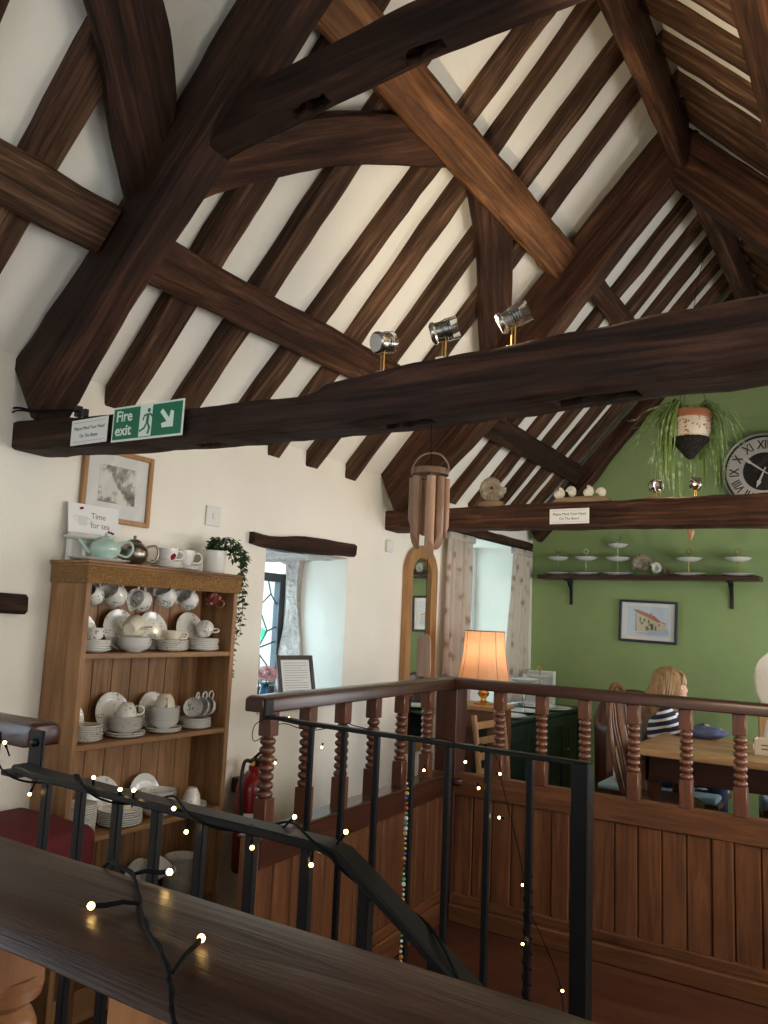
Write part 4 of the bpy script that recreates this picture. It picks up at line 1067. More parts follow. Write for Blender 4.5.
for zz, d in ((.16, 0), ): 
    pa = [V((.0706 * math.cos(a), .0706 * math.sin(a), .11)) for a in [math.radians(-75 + 6 * i) for i in range(n)]]; pb = [p + V((0, 0, .13)) for p in pa]
    mb.strip(pa, pb)
mb.build('paper_label', M['paper'], t, smooth=None)
mb = MB(); mb.box(-.103, -.06, -.02, .02, .3, .36, .003); mb.build('wall_bracket', M['black'], t, smooth=None)
# red stool by the short rail
t = thing('red_stool', 'low stool with a red padded seat behind the short rail end', 'stool', (-2.18, 1.46, 0))
mb = MB(); mb.box(-.19, .19, -.17, .17, .53, .665, .035, 3); mb.build('seat_pad', M['redcloth'], t, smooth=60)
for sx in (-1, 1):
    for sy in (-1, 1):
        mb = MB(); mb.tube([(sx * .15, sy * .13, .50), (sx * .16, sy * .14, 0)], [.018, .014], 10); mb.build('leg', M['chair'], t)
mb = MB(); mb.box(-.175, .175, -.155, .155, .495, .535, .004); mb.build('seat_frame', M['chair'], t, smooth=None)
# ------------------------------------------------------------------ signs on the beams (faces towards -Y)
RXZ = Matrix(((1, 0, 0, 0), (0, 0, 1, 0), (0, 1, 0, 0), (0, 0, 0, 1)))    # x->+X, y->+Z
def flat(pts, y, d=.0006): return [(p[0], y, p[1]) for p in pts], (0, -d, 0)
t = thing('fire_exit_sign', 'green Fire exit sign with running figure and arrow', 'sign', (-1.728, 1.452, 1.82)); t.rotation_euler = (0, math.radians(.6), 0)
w_, h_ = .145, .051
mb = MB(); mb.box(-w_, w_, -.003, 0, -h_, h_, .001); mb.build('board', M['signwhite'], t, smooth=None)
mb = MB(); mb.box(-w_ + .006, w_ - .006, -.0036, -.0028, -h_ + .006, h_ - .006); mb.build('green_field', M['signgreen'], t, smooth=None)
TX = Matrix(((1, 0, 0, 0), (0, 0, -1, 0), (0, 1, 0, 0), (0, 0, 0, 1)))
mb = MB(); mb.add(text_mesh('Fire', .044, True), Matrix.Translation((-.094, -.004, .021)) @ TX); mb.add(text_mesh('exit', .044, True), Matrix.Translation((-.095, -.004, -.020)) @ TX); mb.build('lettering', M['signwhite'], t, smooth=None)
mb = MB(); mb.box(-.028, .022, -.0042, -.0036, -h_ + .008, h_ - .006); mb.build('doorway_symbol', M['signwhite'], t, smooth=None)
mb = MB(); y = -.0044
def pp(*pts): mb.prism(*flat(pts, y))
mb.lathe([(.0062, 0), (.0062, .0006)], n=16, mat=Matrix.Translation((.009, y, .030)) @ TX)
pp((.002, .022), (.012, .020), (.010, -.006), (-.001, -.006))                      # trunk
pp((.010, .020), (.024, .008), (.028, .010), (.0275, .014), (.014, .023))           # front arm
pp((.004, .022), (-.010, .018), (-.016, .004), (-.012, .002), (-.007, .013), (.004, .016))  # back arm
pp((.004, -.006), (.010, -.006), (.019, -.020), (.012, -.038), (.006, -.036), (.011, -.021))  # front leg
pp((-.001, -.006), (.005, -.006), (-.004, -.022), (-.024, -.030), (-.026, -.025), (-.009, -.018))   # back leg
mb.build('running_figure', M['signgreen'], t, smooth=None)
mb = MB(); y = -.004; q = .70711
def ar(u, v): return (.084 + (u * q + v * q) * .030, (-u * q + v * q) * .030)
mb.prism(*flat([ar(u, v) for u, v in ((-1.15, .22), (.15, .22), (-.25, .82), (.12, 1.02), (1.15, 0), (.12, -1.02), (-.25, -.82), (.15, -.22), (-1.15, -.22))], y)); mb.build('arrow_symbol', M['signwhite'], t, smooth=None)
def head_sign(label, loc, w, h, ry=0):
    t = thing('beam_notice', label, 'sign', loc); t.rotation_euler = (0, ry, 0)
    MB().box(-w / 2, w / 2, -.002, 0, -h / 2, h / 2).build('card', M['paper'], t, smooth=None)
    mb = MB(); f = w * .0021 / .2
    for s, z in (('Please Mind Your Head', h * .14), ('On The Beam', -h * .16)): mb.add(text_mesh(s, w * .088, False, 'CENTER', .0003), Matrix.Translation((0, -.0022, z)) @ TX)
    mb.build('lettering', M['ink'], t, smooth=None)
    mb = MB()
    for z in (h * .38, -h * .38): mb.box(-w * .44, w * .44, -.0025, -.002, z - .0004, z + .0004)
    mb.build('border_lines', M['grey_ink'], t, smooth=None)
head_sign('white notice asking to mind your head, beside the Fire exit sign', (-1.978, 1.452, 1.815), .165, .077, math.radians(-.4))
head_sign('white notice asking to mind your head, below the snail shells', (-1.312, 3.731, 1.845), .20, .075)
# loose cable ends by the wall
t = thing('beam_cable', 'dusty loose cable lying on the wall end of the fire exit beam', 'cable', (-2.3, 1.5, 1.89))
mb = MB(); mb.tube(catmull([(W + .01, 1.455, 1.93), (-2.34, 1.452, 1.925), (-2.25, 1.45, 1.905), (-2.12, 1.455, 1.895), (-2.05, 1.458, 1.885)], 5), .004, 6)
mb.tube(catmull([(W + .01, 1.452, 1.915), (-2.33, 1.448, 1.915), (-2.2, 1.45, 1.892), (-2.08, 1.455, 1.882)], 5), .003, 6); mb.build('cable', M['cable'], t, True)
mb = MB(); mb.box(-2.075, -2.055, 1.462, 1.48, 1.872, 1.905, .002); mb.box(-2.04, -2.025, 1.464, 1.48, 1.868, 1.893, .002); mb.build('cable_clip', M['black'], t, True, smooth=None)

# ------------------------------------------------------------------ spotlights on the beams
def spotlight(label, x, y, zb, zc, d, R=.026, Ln=.062, glassy=True, tagbox=False, name='spotlight'):
    t = thing(name, label, 'spotlight', (x, y, zb))
    d = V(d).normalized(); c = V((0, 0, zc - zb))
    mb = MB(); mb.lathe([(.016, 0), (.016, .004), (.006, .008)], n=16); mb.build('base', M['steel'], t)
    mb = MB()
    mb.tube([(-.0035, 0, .004), (-.0035, 0, zc - zb - R * .8)], .0022, 8); mb.tube([(.0035, 0, .004), (.0035, 0, zc - zb - R * .8)], .0022, 8); mb.build('stem', M['brass'], t)
    q = d.to_track_quat('Z', 'Y').to_matrix().to_4x4(); Mx = Matrix.Translation(c) @ q
    h = Ln / 2
    mb = MB(); mb.lathe([(0, -h), (R * .8, -h), (R * .98, -h + .004), (R, -h + .010), (R * .86, -h + .014), (R * .86, -h * .2), (R * .8, -h * .2)], n=28, mat=Mx, caps=False)
    for k in range(4):
        z = -h * .2 + .006 * k; mb.lathe([(R * .80, z), (R * .88, z + .001), (R * .88, z + .003), (R * .80, z + .004)], n=28, mat=Mx, caps=False)
    mb.build('head', M['steel'], t)
    mb = MB(); mb.lathe([(R * .9, -h * .1), (R * .99, h * .2), (R, h), (R * .95, h), (R * .94, h * .2), (R * .85, -h * .1)], n=28, mat=Mx, caps=False); mb.build('glass_hood', M['clear'] if glassy else M['chrome'], t)
    mb = MB(); mb.lathe([(0, -h * .1), (R * .45, -h * .05), (R * .62, h * .3), (R * .66, h * .42), (0, h * .40)], n=20, mat=Mx, caps=False); mb.build('reflector_bulb', M['chrome'], t)
    if tagbox:
        mb = MB(); mb.box(-.011, .011, -.019, -.017, -.012, .010, .0006); mb.build('paper_tag', M['plastic'], t, smooth=None)
    return t, c + V((x, y, zb)), d
SP = [spotlight('small round spotlight on the fire exit beam, facing away, nearest the dresser', -.985, 1.50, 1.871, 1.948, (.25, .85, .25), .026, .05),
      spotlight('spotlight with a paper tag, middle of the three on the beam', -.822, 1.50, 1.874, 1.950, (.80, .30, .22), .026, .064, tagbox=True),
      spotlight('ribbed spotlight in front of the dark brace, last of three on the beam', -.655, 1.50, 1.882, 1.952, (.80, .25, .42), .024, .07)]
SP += [spotlight('small chrome spotlight on the far beam under the spider plant leaves, plant side', -.915, 3.80, 1.921, 1.985, (.85, -.5, -.1), .032, .04, False),
       spotlight('small chrome spotlight on the far beam beside the clock', -.735, 3.80, 1.921, 1.985, (-.85, -.45, .1), .032, .04, False)]

# ------------------------------------------------------------------ bamboo wind chime
t = thing('wind_chime', 'bamboo wind chime hanging from the fire exit beam', 'wind chime', (-.880, 1.56, 1.752))
mb = MB(); mb.tube(catmull([(-.048, 0, -.115), (-.046, 0, -.095), (-.028, 0, -.073), (0, 0, -.066), (.028, 0, -.073), (.046, 0, -.095), (.048, 0, -.115)], 5), .0022, 8); mb.build('cane_hoop', M['bamboo'], t)
mb = MB(); mb.tube([(0, 0, 0), (0, 0, -.07)], .001, 6)
mb.tube([(.004, -.004, -.06), (.004, -.004, -.485)], .0007, 5); mb.build('cord', M['cable'], t)
mb = MB(); mb.lathe([(.042, -.114), (.043, -.118), (.043, -.108), (.042, -.104)], n=24); mb.build('top_disc', M['bamboo'], t)
random.seed(3)
for k, (a, ln) in enumerate(((205, .135), (245, .165), (305, .185), (340, .165), (30, .15), (140, .13))):
    ax, ay = .036 * math.cos(math.radians(a)), .036 * math.sin(math.radians(a))
    mb = MB(); n = 16; R = .0108
    zt = -.126; zb = zt - ln; rings = []
    for z in (zt, zt - .002, zt - .07, zt - .073, zt - .076, zb):
        ring = []
        for i in range(n):
            an = 2 * PI * i / n; rr = R * (1.08 if abs(z - (zt - .073)) < .001 else 1)
            zz = z if z != zb else zb + .04 * (.5 + .5 * math.cos(an - math.radians(a))) ** 1.5
            ring.append(mb.bm.verts.new((ax + rr * math.cos(an), ay + rr * math.sin(an), zz)))
        rings.append(ring)
    for A, B in zip(rings, rings[1:]):
        for i in range(n): mb.face((A[i], A[(i + 1) % n], B[(i + 1) % n], B[i]))
    mb.face(rings[0]); mb.face(rings[-1])
    mb.tube([(ax, ay, zt), (ax * .9, ay * .9, -.114)], .0008, 5)
    mb.build('bamboo_tube', M['bamboo'], t, smooth=50)
mb = MB(); mb.prism([(-.014, -.006, -.49), (-.006, -.006, -.48), (.014, -.006, -.48), (.019, -.006, -.49), (.022, -.006, -.565), (.018, -.006, -.572), (-.010, -.006, -.572), (-.014, -.006, -.565)], (0, .004, 0)); mb.build('wind_sail', M['bamboo'], t, smooth=None)

# ------------------------------------------------------------------ things on the far beam
def spiral_shell(mb, c, R, turns=2.6, axis_y=True, lift=0, ribs=0, n=10, amp=.07):
    """coiled shell lying in the x-z plane"""
    pts = []; rs = []; steps = int(turns * (22 if not ribs else ribs * 6))
    for i in range(steps + 1):
        t_ = i / steps; th = t_ * turns * 2 * PI; rr = R * .70 * math.exp(-1.55 * (1 - t_)) * 1.0
        w = R * .36 * math.exp(-1.55 * (1 - t_)) * (1 + (amp * math.sin(th * ribs) if ribs else 0))
        pts.append(V(c) + V((rr * math.cos(th), lift * (1 - t_) * R, rr * math.sin(th)))); rs.append(w)
    mb.tube(pts, rs, n)
t = thing('ammonite_fossil', 'ribbed ammonite fossil on a small wooden stand, far beam', 'fossil', (-1.765, 3.80, 1.916))
mb = MB(); spiral_shell(mb, (.0, 0, .105), .082, 3, ribs=17); mb.build('shell', M['fossil'], t, smooth=60)
mb = MB(); mb.lathe([(0, 0), (.07, 0), (.078, .012), (.07, .028), (.05, .034), (0, .036)], n=20, caps=False, sx=1, sy=.5); mb.build('stand', M['driftwood'], t, smooth=50)
t = thing('driftwood_board', 'pale driftwood board carrying four white snail shells', 'board', (-1.275, 3.80, 1.918))
mb = MB(); mb.lathe([(0, 0), (.145, 0), (.152, .010), (.14, .022), (.10, .030), (0, .032)], n=26, caps=False, sx=1, sy=.33); mb.build('board', M['driftwood'], t, smooth=50)
for k, (dx, r_, lb) in enumerate(((-.118, .036, 'white snail shell on the driftwood, end nearest the fossil'), (-.052, .036, 'white snail shell, second along the driftwood from the fossil'), (.032, .034, 'white snail shell, third along the driftwood from the fossil'), (.100, .032, 'white snail shell on the driftwood, end nearest the spider plant'))):
    mb = MB(); spiral_shell(mb, (0, 0, 0), r_, 2.3, lift=.35); mb.ball((0, .004, 0), r_ * .55, 10)
    o = mb.build('snail_shell', M['shell'], smooth=60); o.location = (-1.275 + dx, 3.80, 1.918 + .024 + r_ * .92 - (.006 if abs(dx) > .09 else 0)); o.rotation_euler = (0, math.radians((20, -60, 10, -70)[k]), math.radians((25, -25, 25, -20)[k]))
    tag(o, lb, 'shell')
# hanging spider plant
t = thing('hanging_spider_plant', 'spider plant in a patterned hanging pot before the green gable', 'hanging plant', (-.858, 4.30, 2.30))
mb = MB(); mb.lathe([(0, .0), (.078, .0), (.100, .05), (.105, .09), (.098, .125), (0, .125)], n=30, caps=False); mb.build('pot_belly', spotted('red_frieze_pot', (.72, .62, .48), (.38, .06, .03), 80, .42, .5, .1, cover=.5), t, smooth=60)
mb = MB(); mb.lathe([(.098, .122), (.108, .128), (.110, .155), (.104, .165), (.098, .155), (0, .15)], n=30, caps=False); mb.build('pot_rim', M['terracotta'], t, smooth=50)
mb = MB(); mb.lathe([(0, -.095), (.02, -.085), (.055, -.04), (.088, .0), (.094, .02), (.085, .022), (0, .015)], n=26, caps=False)
for k in range(22):
    a = k * 2 * PI / 22; mb.ball((.088 * math.cos(a), .088 * math.sin(a), .008 + .004 * (k % 2)), .011, 6)
mb.build('woven_holder', M['woven'], t, smooth=60)
mb = MB()
for k in range(3):
    a = k * 2 * PI / 3 + .4; mb.tube([(.1 * math.cos(a), .1 * math.sin(a), .15), (.004 * math.cos(a), .004 * math.sin(a), .52)], .0014, 5)
mb.tube([(0, 0, .52), (.04, 0, .85), (.11, 0, 1.155)], .0018, 5); mb.build('hanging_cords', M['cable'], t)
random.seed(21); mb = MB()
for k in range(150):
    a = math.radians(random.uniform(-20, 235)); long_ = random.random() < .6
    if long_ : a = math.radians(random.choice((random.uniform(150, 250), random.uniform(150, 250), random.uniform(-10, 150))))
    rch = random.uniform(.08, .16) if long_ else random.uniform(.14, .27)
    drop = random.uniform(.20, .42) if long_ else random.uniform(-.02, .2); up = random.uniform(.02, .07)
    dx, dy = math.cos(a), math.sin(a)
    pts = catmull([(dx * .03, dy * .03, .14), (dx * .085, dy * .085, .16 + up), (dx * (.09 + rch * .5), dy * (.09 + rch * .5), .13 + up - drop * .28), (dx * (.08 + rch * .75), dy * (.08 + rch * .75), .12 - drop * .7), (dx * (.08 + rch * (.7 if long_ else 1)) + rnd(.02), dy * (.08 + rch * (.7 if long_ else 1)) + rnd(.02), .12 - drop)], 4)
    w0 = random.uniform(.005, .0095); sd = V((-dy, dx, .15)).normalized(); n = len(pts)
    pa = []; pb = []
    for i, p in enumerate(pts):
        u = i / (n - 1); w = w0 * min(1, .5 + u * 2) * (1 - u ** 3) + .0004
        pa.append(p + sd * w); pb.append(p - sd * w)
    mb.strip(pa, pb)
mb.build('leaves', M['spider'], t, smooth=60)

# ------------------------------------------------------------------ green gable: clock, shelf, picture
CX, CZ, CR_ = -.70, 2.435, .268; YW = YB - .001
t = thing('wall_clock', 'large round Roman numeral clock on the green gable', 'clock', (CX, YW, CZ))
TXB = TX
def disc(mb, r0, r1, y, d=.002, n=64):
    for i in range(n):
        a, b = 2 * PI * i / n, 2 * PI * (i + 1) / n
        P = lambda r, a: (r * math.sin(a), y, r * math.cos(a))
        mb.bm.faces.new([mb.bm.verts.new(q) for q in ((P(r0, a), P(r0, b), P(r1, b), P(r1, a)) if r0 > 0 else ((0, y, 0), P(r1, b), P(r1, a)))])
mb = MB(); mb.lathe([(CR_ * .97, 0), (CR_, .006), (CR_, .03), (CR_ * .985, .036), (CR_ * .955, .032), (CR_ * .95, .01), (0, .008)], n=64, mat=TX, caps=False); mb.build('rim', simple('clock_rim', (.40, .37, .33), .4, .6), t, smooth=50)
mb = MB(); disc(mb, CR_ * .50, CR_ * .90, -.011); mb.build('chapter_ring', M['slate'], t, smooth=None)
mb = MB(); disc(mb, 0, CR_ * .50, -.0115); disc(mb, CR_ * .90, CR_ * .955, -.011); mb.build('black_centre', M['clockblack'], t, smooth=None)
mb = MB()
for k, s in enumerate(['XII', 'I', 'II', 'III', 'IIII', 'V', 'VI', 'VII', 'VIII', 'IX', 'X', 'XI']):
    a = k * PI / 6; mb.add(text_mesh(s, .088, True), Matrix.Translation((CR_ * .70 * math.sin(a), -.012, CR_ * .70 * math.cos(a))) @ Matrix.Rotation(a, 4, 'Y') @ TX @ Matrix.Diagonal((.72, 1, 1, 1)))
for k in range(60):
    a = k * PI / 30; mb.box(-.0012, .0012, -.013, -.012, CR_ * .86, CR_ * .895, 0, 1, Matrix.Rotation(a, 4, 'Y'))
mb.build('numerals', M['clockblack'], t, smooth=None)
HM = simple('clock_hands', (.72, .68, .6), .4)
for nm, a, ln, w in (('minute_hand', math.radians(-52), .185, .006), ('hour_hand', math.radians(203), .125, .007)):
    mb = MB(); mb.prism([(-w * .6, -.018, -.03), (-w, -.018, ln * .55), (-w * 2.1, -.018, ln * .62), (0, -.018, ln), (w * 2.1, -.018, ln * .62), (w, -.018, ln * .55), (w * .6, -.018, -.03)], (0, -.002, 0)); mb.bm.transform(Matrix.Rotation(a, 4, 'Y')); mb.build(nm, HM, t, smooth=None)
mb = MB(); disc(mb, 0, CR_ * .95, -.028); mb.build('clock_glass', M['pictureglass'], t, smooth=None)

SZ = 1.700
t = thing('wall_shelf', 'dark wooden shelf on black brackets across the green gable', 'shelf', (-1.5, YB, SZ))
mb = MB(); mb.box(-2.285, -.72, YB - .17, YB - .001, SZ - .032, SZ, .004); mb.build('board', M['rail_x'], t, True, smooth=None)
for x in (-2.065, -.92):
    mb = MB(); mb.box(x - .012, x + .012, YB - .012, YB - .001, SZ - .22, SZ - .033, .003); mb.box(x - .012, x + .012, YB - .15, YB - .001, SZ - .044, SZ - .033, .003)
    mb.tube(catmull([(x, YB - .09, SZ - .045), (x, YB - .07, SZ - .07), (x, YB - .03, SZ - .10), (x, YB - .012, SZ - .15)], 5), .008, 8); mb.build('bracket', M['iron'], t, True)
def tiered(label, loc, tiers, r0, hts, ring=.016, wavy=False):
    t = thing('cake_stand', label, 'cake stand', loc)
    for k in range(tiers):
        r = r0 * (1, .80, .64)[k]; z = hts[k]
        mb = MB(); prof = [(0, .003), (r * .5, .0), (r * .62, .001), (r, .014), (r * .98, .017), (r * .6, .006), (0, .006)] if k == 0 else [(0, 0), (r * .35, -.001), (r * .75, .010), (r, .026), (r * .97, .028), (r * .7, .014), (0, .006)]
        mb.lathe(prof, (0, 0, z), 30, caps=False); mb.build('tier_plate', M['white'], t, smooth=50)
    mb = MB(); mb.tube([(0, 0, .002), (0, 0, hts[-1] + .055)], .0035, 8); mb.lathe([(.010, hts[0] + .006), (.005, hts[0] + .014)], n=12)
    zc = hts[-1] + .055 + ring
    mb.tube([(ring * math.cos(a), 0, zc + ring * math.sin(a)) for a in [2 * PI * i / 20 for i in range(20)]], .003, 6, closed=True); mb.build('centre_rod', M['chrome'] if not wavy else M['brass'], t)
    return t
tiered('two-tier cake stand on the wall shelf, the one nearest the curtain', (-2.145, YB - .09, SZ + .0005), 2, .105, (0, .11), .015)
tiered('two-tier cake stand beside the three-tier one on the wall shelf', (-1.925, YB - .09, SZ + .0005), 2, .112, (0, .11), .017)
tiered('tall three-tier white cake stand on the wall shelf', (-1.685, YB - .09, SZ + .0005), 3, .115, (0, .105, .205), .020)
tiered('two-tier cake stand on the wall shelf, right after the ammonite pair', (-1.185, YB - .09, SZ + .0005), 2, .115, (0, .10), .018, True)
tiered('two-tier cake stand over the wall shelf bracket, the end by the clock', (-.865, YB - .09, SZ + .0005), 2, .115, (0, .10), .018, True)
t = thing('ammonite_fossil', 'grey ammonite standing on the wall shelf among cake stands', 'fossil', (-1.50, YB - .095, SZ + .0005))
mb = MB(); spiral_shell(mb, (0, 0, .085), .083, 2.6, ribs=15); mb.build('shell', M['fossil'], t, smooth=60)
mb = MB(); mb.lathe([(0, 0), (.03, 0), (.028, .012), (0, .014)], n=16, caps=False); mb.build('stand', M['driftwood'], t, smooth=50)
t = thing('ammonite_fossil', 'small pale ammonite leaning beside the larger grey one, wall shelf', 'fossil', (-1.405, YB - .125, SZ + .0005))
mb = MB(); spiral_shell(mb, (0, 0, .050), .049, 2.4, ribs=13); mb.build('shell', M['shell'], t, smooth=60)
mb = MB(); mb.lathe([(0, 0), (.02, 0), (.018, .008), (0, .009)], n=16, caps=False); mb.build('stand', M['driftwood'], t, smooth=50)
mb = MB(); random.seed(8)
for k in range(9): mb.tube(catmull([(rnd(.01), rnd(.01), 0), (rnd(.03), rnd(.02), .02 + .02 * random.random()), (rnd(.05), rnd(.03), .03 + .03 * random.random())], 4), [.006] * 4 + [.004] * 4 + [.002], 6)
o = mb.build('driftwood_twig', M['driftwood']); o.location = (-1.335, YB - .07, SZ + .001); tag(o, 'small twisted wood piece between ammonites and cake stand, wall shelf', 'driftwood')
# framed watercolour (flat coloured shapes of a house in a street)
t = thing('framed_watercolour', 'black framed watercolour of a red-roofed house on green wall', 'picture', (-1.488, YB - .002, 1.372)); t.rotation_euler = (0, math.radians(1.6), 0)
a, b = .207, .152; fw = .018; mb = MB()
for q in ((-a, -a + fw, -b, b), (a - fw, a, -b, b), (-a + fw, a - fw, -b, -b + fw), (-a + fw, a - fw, b - fw, b)): mb.box(q[0], q[1], -.024, 0, q[2], q[3], .002)
mb.build('frame', simple('blueblack_frame', (.02, .025, .04), .4), t, smooth=None)
MB().box(-a + .01, a - .01, -.008, -.001, -b + .01, b - .01).build('mount', M['mount'], t, smooth=None)
art = MB(); art.box(-.150, .150, -.0086, -.008, -.108, .108); art = art.build('artwork', simple('wash_sky', (.62, .70, .78), .8), t, smooth=None)
def shape(nm, col, polys, y=-.0092):
    mb = MB()
    for p in polys: mb.prism([(u, y, v) for u, v in p], (0, .0004, 0))
    mb.build(nm, simple('wash_' + nm, col, .8), art, smooth=None)
shape('house_front', (.66, .58, .40), [[(-.085, -.075), (-.075, .062), (-.03, .058), (.085, .0), (.128, -.012), (.128, -.045), (.05, -.062)]])
shape('tiled_roof', (.48, .20, .14), [[(-.108, .085), (-.075, .085), (.048, .042), (.090, .004), (.078, -.004), (-.072, .058)], [(.015, .060), (.028, .060), (.028, .046), (.015, .050)], [(.09, .004), (.128, -.006), (.128, -.014), (.085, .0)]], -.0096)
shape('window_marks', (.14, .13, .12), [[(-.06, .03), (-.05, .03), (-.05, -.0), (-.06, -.0)], [(-.03, .022), (-.018, .022), (-.018, -.002), (-.03, -.002)], [(.0, .012), (.01, .012), (.01, -.01), (.0, -.01)], [(.02, -.02), (.03, -.012), (.04, -.02), (.04, -.056), (.02, -.06)], [(.075, -.012), (.083, -.014), (.083, -.03), (.075, -.03)], [(-.088, .08), (-.084, .08), (-.082, -.07), (-.088, -.07)]], -.0099)
shape('shrubs', (.20, .26, .14), [[(-.055, -.005), (-.035, .0), (-.03, -.02), (-.05, -.024)], [(.008, -.012), (.022, -.008), (.02, -.03), (.006, -.03)], [(-.02, -.04), (.0, -.03), (.012, -.06), (-.012, -.066)], [(.05, -.03), (.06, -.028), (.062, -.06), (.048, -.06)]], -.0102)
shape('street_wash', (.48, .56, .66), [[(-.10, -.085), (.05, -.062), (.140, -.044), (.145, -.09), (.0, -.098)]], -.0090)
MB().box(-a + .012, a - .012, -.018, -.017, -b + .012, b - .012).build('glass', M['pictureglass'], t, smooth=None)
# small drop hanging below the far beam
t = thing('hanging_drop', 'little wooden drop hanging beneath the far beam', 'ornament', (-.766, 3.83, 1.782))
MB().lathe([(0, -.065), (.006, -.05), (.018, -.018), (.016, -.006), (0, -.004)], n=10, caps=False).build('drop', M['honey'], t); MB().tube([(0, 0, -.006), (0, 0, .0)], .001, 5).build('cord', M['cable'], t)
# ------------------------------------------------------------------ curtains, pole, mirror
def curtain(label, y0, y1, yb0, yb1, ztop, zbot, x=W + .045, folds=6, seed=1):
    t = thing('curtain', label, 'curtain', (x, (y0 + y1) / 2, zbot)); random.seed(seed)
    mb = MB(); nu, nv = folds * 10, 24; ph = [random.uniform(-.5, .5) for _ in range(folds + 2)]
    grid = []
    for j in range(nv + 1):
        v = j / nv; z = ztop + (zbot - ztop) * v; row = []
        for i in range(nu + 1):
            u = i / nu; y = (y0 + (y1 - y0) * u) * (1 - v) + (yb0 + (yb1 - yb0) * u) * v
            k = u * folds; amp = .016 + .010 * v
            xx = x + amp * math.sin(2 * PI * k + ph[int(k)] * .6 * v) + .008 * nz((u * 5, v * 3, seed), 1.3)
            row.append(mb.bm.verts.new((xx, y + .010 * math.sin(2 * PI * k * .5 + v * 2), z)))
        grid.append(row)
    for j in range(nv):
        for i in range(nu): mb.face((grid[j][i], grid[j][i + 1], grid[j + 1][i + 1], grid[j + 1][i]))
    o = mb.build('cloth', M['curtain'], t, True, smooth=180)
    s = o.modifiers.new('s', 'SOLIDIFY'); s.thickness = .003
    mb = MB(); mb.box(x - .022, x + .022, y0 - .004, y1 + .004, ztop - .035, ztop + .012, .006); mb.build('heading_tape', M['curtain'], t, True, smooth=60)
curtain('floral curtain lit by the table lamp, on the mirror side of the window', 4.42, 4.78, 4.38, 4.80, 1.865, .75, folds=5, seed=1)
curtain('floral curtain in the corner against the green gable', 5.46, 5.78, 5.30, 5.76, 1.865, .75, folds=5, seed=4)
t = thing('curtain_pole', 'dark curtain pole carrying both floral curtains', 'curtain pole', (W + .045, 5.1, 1.885))
MB().cyl((0, -.74, 0), (0, .72, 0), .010, 12).build('pole', M['iron'], t)
for s in (-.72, .70): MB().box(-.044, 0, s - .008, s + .008, -.008, .008, .002).build('bracket', M['iron'], t, smooth=None)
t = thing('arched_mirror', 'tall arch-topped mirror in a honey wood frame', 'mirror', (W + .002, 4.14, .55))
def arch(hw, zb, zt, n=18):
    r = hw; pts = [(-hw, zb)]
    for i in range(n + 1):
        a = PI - PI * i / n; pts.append((hw * math.cos(a), zt - hw * .9 + hw * .9 * math.sin(a)))
    pts.append((hw, zb)); return pts
o_, i_ = arch(.182, 0, 1.205), arch(.112, .07, 1.13)
mb = MB()
n = len(o_)
for k in range(n):
    a, b = k, (k + 1) % n
    P = lambda q, x: (x, q[0], q[1])
    for q in ((P(o_[a], .032), P(o_[b], .032), P(i_[b], .028), P(i_[a], .028)), (P(o_[a], 0), P(o_[b], 0), P(o_[b], .032), P(o_[a], .032)), (P(i_[a], .028), P(i_[b], .028), P(i_[b], .008), P(i_[a], .008)), (P(o_[a], 0), P(i_[a], .0), P(i_[b], .0), P(o_[b], 0))):
        mb.bm.faces.new([mb.bm.verts.new(v) for v in q])
mb.bm.verts.ensure_lookup_table(); bmesh.ops.remove_doubles(mb.bm, verts=mb.bm.verts[:], dist=1e-5)
mb.build('frame', M['honey'], t, smooth=30)
mb = MB(); mb.prism([(.010, q[0] * 1.04, q[1] + (.03 if q[1] > .5 else -.01)) for q in i_], (.002, 0, 0)); mb.build('mirror_glass', simple('mirror', (.9, .92, .9), .01, 1), t, smooth=None)

# ------------------------------------------------------------------ lamp on its side table
t = thing('lamp_table', 'small honey-wood table carrying the glowing lamp', 'side table', (-2.035, 4.31, 0))
MB().box(-.15, .15, -.14, .14, .815, .84, .004).build('table_top', M['honey'], t, smooth=None)
for sx in (-.12, .12):
    for sy in (-.11, .11): MB().box(sx - .018, sx + .018, sy - .018, sy + .018, 0, .815, .003).build('leg', M['chair'], t, smooth=None)
mb = MB()
for q in ((-.12, .12, -.122, -.11), (-.12, .12, .11, .122), (-.132, -.12, -.11, .11), (.12, .132, -.11, .11)): mb.box(*q, .72, .815)
mb.build('apron', M['chair'], t, smooth=None)
LX, LY, LZ = -2.015, 4.30, .8405
t = thing('table_lamp', 'lit table lamp with a pleated peach shade and brass base', 'lamp', (LX, LY, LZ))
MB().lathe([(0, 0), (.055, 0), (.056, .008), (.04, .014), (.018, .022), (.014, .035), (.030, .05), (.034, .065), (.022, .082), (.012, .095), (.020, .108), (.024, .12), (.014, .135), (.010, .15), (.010, .19), (0, .19)], n=28, caps=False).build('base', M['brass'], t)
mb = MB(); ns = 96; rings = []
for z, r in ((.135, .150), (.138, .151), (.20, .137), (.28, .124), (.36, .117), (.418, .114), (.421, .1135)):
    rings.append([mb.bm.verts.new(((r + .0022 * math.sin(48 * 2 * PI * i / ns / 2)) * math.cos(2 * PI * i / ns), (r + .0022 * math.sin(48 * 2 * PI * i / ns / 2)) * math.sin(2 * PI * i / ns), z)) for i in range(ns)])
for A, B in zip(rings, rings[1:]):
    for i in range(ns): mb.face((A[i], A[(i + 1) % ns], B[(i + 1) % ns], B[i]))
sh = mb.build('lamp_shade', M['shade'], t, smooth=60)
mb = MB()
for z, r in ((.135, .151), (.42, .1145)): mb.tube([(r * math.cos(2 * PI * i / 48), r * math.sin(2 * PI * i / 48), z) for i in range(48)], .0028, 6, closed=True)
